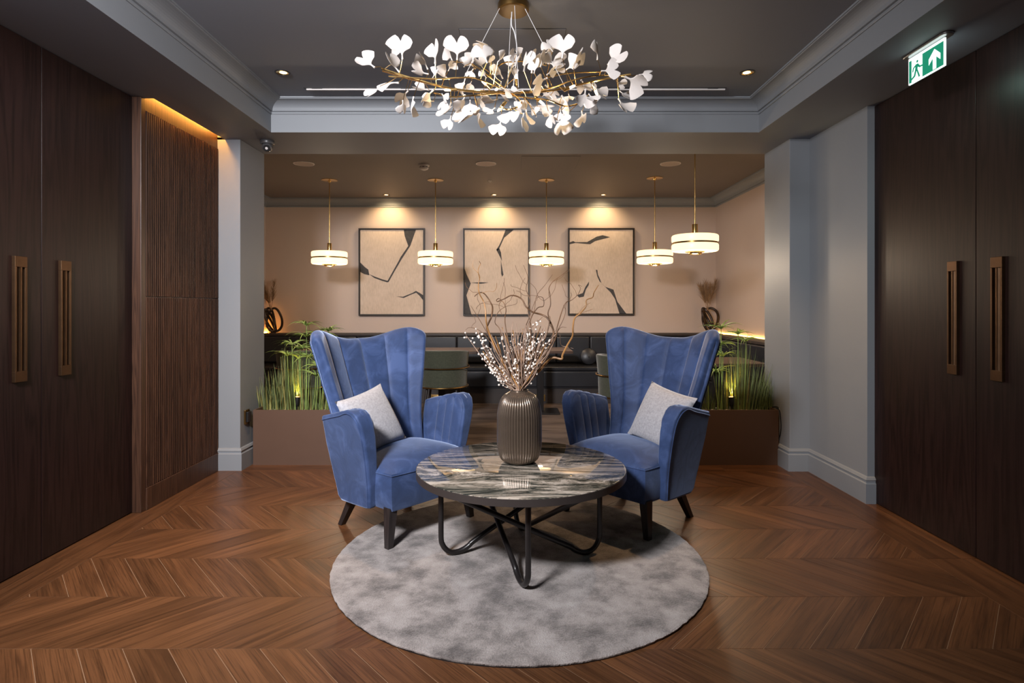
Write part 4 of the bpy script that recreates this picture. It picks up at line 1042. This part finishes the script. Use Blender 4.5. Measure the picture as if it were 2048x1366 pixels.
for i, (x, y, lb) in enumerate(spots):
    o = pend if i == 0 else copy_tree(pend)
    o.location = (x, y, 1.82); o['label'] = lb
# ---- paintings
def q2(ox, cx, cy): return P(ox + cx * 0.29289, 280 + cy * 0.29289, 8.06)
def painting(ox, x0, y0, x1, y1, polys, label):
    a, b = q2(ox, x0, y0), q2(ox, x1, y1)
    p = thing('painting', ((a.x + b.x) / 2, 8.10, b.z), label, 'painting', 'abstract paintings'); t = 0.016
    for lo, hi in (((a.x, 8.045, b.z), (a.x + t, 8.10, a.z)), ((b.x - t, 8.045, b.z), (b.x, 8.10, a.z)), ((a.x + t, 8.045, a.z - t), (b.x - t, 8.10, a.z)), ((a.x + t, 8.045, b.z), (b.x - t, 8.10, b.z + t))):
        MB().box(lo, hi).build('frame_bar', 'frame', p, smooth=False)
    cv = MB().box((a.x + t + 0.006, 8.060, b.z + t + 0.006), (b.x - t - 0.006, 8.095, a.z - t - 0.006)).build('canvas', 'canvas', p, smooth=False)
    MB().box((a.x + t, 8.085, b.z + t), (b.x - t, 8.098, a.z - t)).build('backing', 'frame', p, smooth=False)
    for pl in polys:
        pts = [q2(ox, *c_) for c_ in pl]
        pts = [(min(max(v_.x, a.x + t + .006), b.x - t - .006), min(max(v_.z, b.z + t + .006), a.z - t - .006)) for v_ in pts]
        MB().prism(pts, 'y', 8.0585, 8.061).build('painted_shape', 'mark', cv, smooth=False)
painting(500, 742, 603, 1193, 1200, [
    [(1050,600),(1133,600),(1115,665),(1095,722),(1082,728),(1056,655)], [(1082,722),(1094,724),(1035,815),(990,892),(945,972),(937,966),(975,898),(1013,830),(1028,800)],
    [(735,836),(785,868),(808,885),(815,924),(780,916),(735,900)], [(812,915),(855,934),(905,952),(942,962),(940,973),(900,961),(850,943)],
    [(998,1068),(1045,1070),(1110,1044),(1133,1030),(1135,1043),(1100,1056),(1050,1079)], [(1133,1030),(1160,1045),(1200,1060),(1200,1095),(1160,1066),(1135,1043)]],
    'framed abstract painting with a large V of thin charcoal strokes')
painting(500, 1455, 603, 1910, 1200, [
    [(1745,600),(1800,600),(1735,668),(1705,735),(1690,757),(1682,748),(1700,722),(1720,680)], [(1682,750),(1702,738),(1714,768),(1720,828),(1708,800)], [(1712,818),(1721,868),(1731,920),(1722,934),(1715,915)],
    [(1450,880),(1478,915),(1508,980),(1478,1060),(1512,1205),(1450,1205)], [(1505,975),(1575,971),(1630,973),(1600,979),(1575,982)]],
    'framed abstract painting behind the vase twigs, middle one of the three')
painting(1000, 465, 602, 918, 1196, [
    [(460,699),(500,690),(515,698),(595,697),(615,712),(560,707),(515,703),(460,712)], [(595,697),(660,660),(700,650),(752,663),(720,672),(650,690),(615,712)],
    [(654,886),(665,888),(669,920),(685,955),(692,977),(680,966),(664,930)], [(690,975),(720,1003),(775,1022),(795,1085),(785,1085),(755,1040)], [(795,1085),(802,1105),(862,1205),(815,1205),(785,1085)],
    [(525,1060),(565,1045),(582,1005),(608,966),(606,990),(586,1022),(572,1070),(540,1076)]],
    'framed abstract painting with a wavy charcoal stroke at the top, nearest the lounge corner')
# ---- lounge ceiling fittings
for x, n_ in ((-1.72, 'first'), (-0.28, 'middle'), (1.18, 'last')):
    downlight(x, 7.80, LC, 0.045, 'recessed spotlight in the lounge ceiling over the %s painting from the fluted wall side' % n_, 'picture spotlights', 9, (x, 8.10, 2.25), (1.0, 0.70, 0.36), 120, 0.9)
for x, n_ in ((-2.20, 'nearest the fluted wall side'), (-0.302, 'in the middle'), (1.62, 'nearest the exit sign side')):
    s = thing('ceiling_speaker', (x, 6.095, LC), 'round flush ceiling speaker %s of the lounge' % n_, 'speaker', 'lounge ceiling speakers')
    MB().lathe([(0.107, LC), (0.106, LC - 0.006), (0.097, LC - 0.007), (0.096, LC)], 40, (x, 6.095, 0), caps=(False, False)).build('rim', 'white', s)
    MB().lathe([(0.0965, LC), (0.0965, LC - 0.005), (0.01, LC - 0.0055)], 40, (x, 6.095, 0)).build('grille', 'pinkw', s)
s = thing('smoke_detector', (-0.958, 6.16, LC), 'white round smoke detector on the lounge ceiling', 'smoke detector'); c = (-0.958, 6.16, LC)
MB().lathe([(0.056, 0), (0.056, -0.012), (0.050, -0.018), (0.01, -0.018)], 32, c).build('base', 'white', s)
MB().lathe([(0.046, -0.016), (0.048, -0.034), (0.040, -0.046), (0.018, -0.056), (0.004, -0.057)], 32, c).build('dome', 'white', s)
for i in range(8):
    a = i * math.pi / 4; x, y = c[0] + 0.0465 * math.cos(a), c[1] + 0.0465 * math.sin(a)
    MB().tube([(x - 0.011 * math.sin(a), y + 0.011 * math.cos(a), LC - 0.026), (x + 0.011 * math.sin(a), y - 0.011 * math.cos(a), LC - 0.026)], 0.003, 6).build('slot', 'blackp', s)
s = thing('motion_sensor', (-0.296, 6.92, LC), 'tiny white sensor on the lounge ceiling', 'sensor'); c = (-0.296, 6.92, LC)
MB().lathe([(0.022, 0), (0.022, -0.006), (0.018, -0.009), (0.005, -0.009)], 20, c).build('base', 'white', s); MB().sphere((c[0], c[1], LC - 0.009), 0.012, 12, 8).build('lens', 'white', s)
ap = thing('access_panel', (0.36, 6.06, LC), 'flush access panel in the lounge ceiling', 'panel')
MB().box((0.064, 5.79, LC - 0.0015), (0.652, 6.34, LC + 0.002)).build('gap', 'blackp', ap, smooth=False)
MB().box((0.067, 5.793, LC - 0.0022), (0.649, 6.337, LC + 0.002)).build('panel', 'lceil', ap, smooth=False)
# ---- banquettes
def banquette(axis, label):
    if axis == 'back':
        def bx(u0, u1, d0, d1, z0, z1): return (u0, YB - d1, z0), (u1, YB - d0, z1)
        U0, U1 = LX0, LX1; b = thing('banquette', (-0.3, 7.8, 0), label, 'banquette', 'black leather banquettes')
    else:
        def bx(u0, u1, d0, d1, z0, z1): return (LX1 - d1, u0, z0), (LX1 - d0, u1, z1)
        U0, U1 = 4.96, 7.485; b = thing('banquette', (2.5, 6.2, 0), label, 'banquette', 'black leather banquettes')
    MB().box(*bx(U0, U1, 0.0, 0.56, 0, 0.20)).build('plinth', 'plinth', b, smooth=False)
    MB().box(*bx(U0, U1, 0.0, 0.24, 0.20, 0.858)).build('back_frame', 'plinth', b, smooth=False)
    MB().box(*bx(U0, U1, 0.0, 0.275, 0.858, 0.888)).build('ledge', 'plinth', b, smooth=False, bevel=0.003)
    MB().box(*bx(U0, U1, 0.20, 0.585, 0.20, 0.425)).build('seat_base', 'leather', b, smooth=False)
    n = round((U1 - U0) / 0.435); w_ = (U1 - U0) / n
    for i in range(n):
        MB().box(*bx(U0 + i * w_ + 0.002, U0 + (i + 1) * w_ - 0.002, 0.235, 0.285, 0.50, 0.852)).build('back_pad', 'leather', b, bevel=0.018, seg=4)
    n = round((U1 - U0) / 1.3); w_ = (U1 - U0) / n
    for i in range(n):
        MB().box(*bx(U0 + i * w_ + 0.002, U0 + (i + 1) * w_ - 0.002, 0.23, 0.61, 0.425, 0.478)).build('seat_pad', 'tablewood' if False else 'leather', b, bevel=0.016, seg=4)
        MB().box(*bx(U0 + i * w_ + 0.002, U0 + (i + 1) * w_ - 0.002, 0.575, 0.602, 0.215, 0.415)).build('front_pad', 'leather', b, bevel=0.012, seg=3)
    return b
banquette('back', 'long black leather banquette under the three paintings')
banquette('right', 'black leather banquette along the side wall behind the exit sign side planter')
tag(MB().box((LX1 - 0.022, 4.97, 0.889), (LX1 - 0.004, 8.02, 0.897)).build('led_strip', 'led', loc=(LX1 - 0.01, 6.5, 0.889), smooth=False), 'warm yellow LED strip along the ledge of the side banquette', 'light')
tag(MB().box((LX0 + 0.004, 7.82, 0.889), (LX0 + 0.02, 8.09, 0.897)).build('led_strip', 'led2', loc=(LX0 + 0.01, 7.95, 0.889), smooth=False), 'amber LED strip on the ledge behind the pillar of the fluted wall', 'light')
rc = P(1177, 718, 7.72); cu = thing('round_cushion', (rc.x, rc.y, 0.478), 'round black cushion on the banquette under the third painting', 'cushion')
m = MB(); prof = [(0.01, -0.045), (0.06, -0.042), (0.105, -0.02), (0.112, 0.0), (0.105, 0.02), (0.06, 0.042), (0.01, 0.045)]
m.lathe(prof, 32); m.xf(Matrix.Translation((rc.x, rc.y, 0.590)) @ Matrix.Rotation(R(80), 4, 'X')).build('pad', 'leather', cu)
for sx in (1,): MB().sphere((rc.x, rc.y - 0.045, 0.590), 0.010, 10, 6).build('button', 'leather', cu)
# ---- sockets on the plinth
for px, w_, lb in ((873, 0.072, 'double brass socket on the banquette plinth behind the olive chair'), (1070, 0.036, 'brass socket on the banquette plinth on the vase side of the table post'), (1085, 0.036, 'brass socket on the banquette plinth on the far side of the table post')):
    p = P(px, 797, 7.535); s = thing('wall_socket', (p.x, 7.54, p.z), lb, 'socket', 'brass sockets on the plinth')
    MB().box((p.x - w_, 7.532, 0.03), (p.x + w_, 7.54, 0.115)).build('plate', 'brass', s, smooth=False, bevel=0.002)
    for k in ((-0.5, 0.5) if w_ > 0.05 else (0,)): MB().box((p.x + k * w_ - 0.014, 7.5305, 0.055), (p.x + k * w_ + 0.014, 7.533, 0.088)).build('outlet', 'blackp', s, smooth=False)
# ---- cafe tables
def cafe_table(x, y, wx, wy, label):
    t = thing('cafe_table', (x, y, 0), label, 'table', 'pedestal tables in the lounge')
    MB().box((x - wx, y - wy, 0.715), (x + wx, y + wy, 0.745)).build('table_top', 'tablewood', t, smooth=False, bevel=0.004)
    MB().box((x - 0.04, y - 0.04, 0.014), (x + 0.04, y + 0.04, 0.716)).build('post', 'black', t, smooth=False, bevel=0.004)
    MB().box((x - 0.22, y - 0.20, 0.0), (x + 0.22, y + 0.20, 0.014)).build('base_plate', 'black', t, smooth=False, bevel=0.003)
cafe_table(-0.86, 6.90, 0.43, 0.32, 'dark wooden pedestal table behind the olive chair')
cafe_table(0.30, 6.95, 0.36, 0.32, 'dark wooden pedestal table behind the vase, its post in view')
cafe_table(1.90, 5.50, 0.34, 0.34, 'dark wooden pedestal table behind the grasses on the exit sign side')
cafe_table(-2.15, 6.90, 0.38, 0.32, 'dark wooden pedestal table behind the planter beside the fluted wall')
# ---- olive barrel chairs with a metal hoop
def make_olive():
    c = thing('barrel_chair', (0, 0, 0), '', 'chair', 'olive barrel chairs')                      # faces +Y
    r0, r1 = 0.205, 0.262
    def back_part(name, z0, z1, ra, rb, lean):
        m = MB(); N = 22; A = R(98)
        def fn(u, v):                                             # closed section: outer down, inner up
            ang = -math.pi / 2 + (v * 2 - 1) * A
            k = u * 4 % 4
            zt, zb = z1 - 0.03 * (abs(v * 2 - 1) ** 3), z0
            sec = [(ra, zb), (rb, zb), (rb + lean, zt), (ra + lean, zt)]
            i = int(k); f = k - i; a, b = sec[i], sec[(i + 1) % 4]
            rr, z = a[0] + (b[0] - a[0]) * f, a[1] + (b[1] - a[1]) * f
            return (rr * math.cos(ang), rr * math.sin(ang), z)
        m.grid(fn, 16, N, True); m.f += [tuple(range(16)), tuple(range(N * 16, N * 16 + 16))]
        return m.build(name, 'olive', c, bevel=0.012, seg=3, angle=60)
    back_part('upper_backrest', 0.603, 0.79, r0, r1, 0.018); back_part('lower_backrest', 0.40, 0.597, r0 - 0.004, r1 - 0.006, 0.004)
    MB().lathe([(0.02, 0.40), (0.232, 0.40), (0.238, 0.41), (0.238, 0.445), (0.225, 0.468), (0.02, 0.475)], 36, (0, 0.02, 0)).build('seat', 'olive', c)
    hoop = [(0.280 * math.cos(a), 0.280 * math.sin(a) , 0.600 + 0.035 * max(0, math.sin(a + 0.0))) for a in [R(-90 + d_) for d_ in range(-125, 126, 10)]]
    e0, e1 = hoop[0], hoop[-1]
    MB().tube(spline([(e0[0] * 0.98, e0[1] + 0.02, 0.41)] + hoop + [(e1[0] * 0.98, e1[1] + 0.02, 0.41)], 3), 0.007, 8).build('hoop_rail', 'darkbrass', c)
    ring = [(0.268 * math.cos(R(a)), 0.268 * math.sin(R(a)), 0.398) for a in range(0, 361, 12)]
    MB().tube(ring, 0.009, 8).build('seat_ring', 'darkbrass', c)
    for sx in (-1, 1):
        for sy in (-1, 1): MB().tube([(sx * 0.15, sy * 0.15, 0.40), (sx * 0.205, sy * 0.20, 0.0)], [0.013, 0.009], 10).build('leg', 'leg', c)
    return c
oc = make_olive()
for i, (x, y, rz, lb) in enumerate(((-0.775, 6.32, 0, 'olive barrel chair with brass hoop behind the fluted wall side armchair'), (1.06, 5.62, -70, 'olive barrel chair turned sideways behind the exit sign side armchair'), (-2.28, 6.30, 0, 'olive barrel chair half hidden behind the papyrus beside the fluted wall'))):
    o = oc if i == 0 else copy_tree(oc)
    o.location = (x, y, 0); o.rotation_euler.z = R(rz); o['label'] = lb
# ---- knotted sculptures with dried pampas on the ledge
def knot(x, y, z, lb, lb2, seed):
    random.seed(seed)
    k = thing('knot_sculpture', (x, y, z), lb, 'sculpture', 'knotted ornaments on the ledge')
    h = 0.36
    for ph in (0, 2.1, 4.2):
        pts = []
        for i in range(25):
            t = 2 * math.pi * i / 24
            pts.append((x + 0.074 * math.sin(t + ph * .3) * (1.1 + .3 * math.cos(ph)) + 0.030 * math.cos(ph), y + 0.035 * math.sin(2 * t + ph), z + h / 2 - (h / 2 - 0.018) * math.cos(t) * (0.98 - 0.1 * (ph > 3))))
        MB().tube(spline(pts, 2), 0.0165, 10).build('loop', 'knot', k)
    MB().lathe([(0.02, 0.0), (0.05, 0.0), (0.05, 0.012), (0.02, 0.014)], 24, (x, y, z)).build('foot', 'knot', k)
    for j in range(5):
        b = Vector((x + random.uniform(-.02, .02), y, z + h - 0.05)); ang = random.uniform(-0.42, 0.25) if j else -0.38
        d = Vector((math.sin(ang), random.uniform(-.2, .1), math.cos(ang))); L = random.uniform(0.30, 0.40)
        s = thing('pampas_stem', b, lb2, 'dried grass', 'dried pampas in the ornaments')
        MB().tube([b, b + d * L * 0.5, b + d * L], [0.003, 0.002, 0.001], 5).build('stalk', 'pampas', s)
        m = MB()
        for i in range(130):
            t = random.uniform(0.3, 1); p = b + d * L * t
            blade(m, p, d + Vector((random.uniform(-.55, .55), random.uniform(-.5, .5), 0)), 0.12 * (1.15 - .4 * t), 0.0022, random.uniform(0, 0.3), 3)
        tag(m.build('plume', 'pampas', s), kind='stuff')
knot(2.625, 7.95, 0.888, 'dark knotted loop ornament on the ledge in the lounge corner by the third painting', 'dried pampas stem in the corner ornament by the third painting', 4)
knot(-3.30, 7.95, 0.888, 'dark knotted loop ornament on the ledge beside the pillar of the fluted wall', 'dried pampas stem in the ornament beside the pillar of the fluted wall', 9)
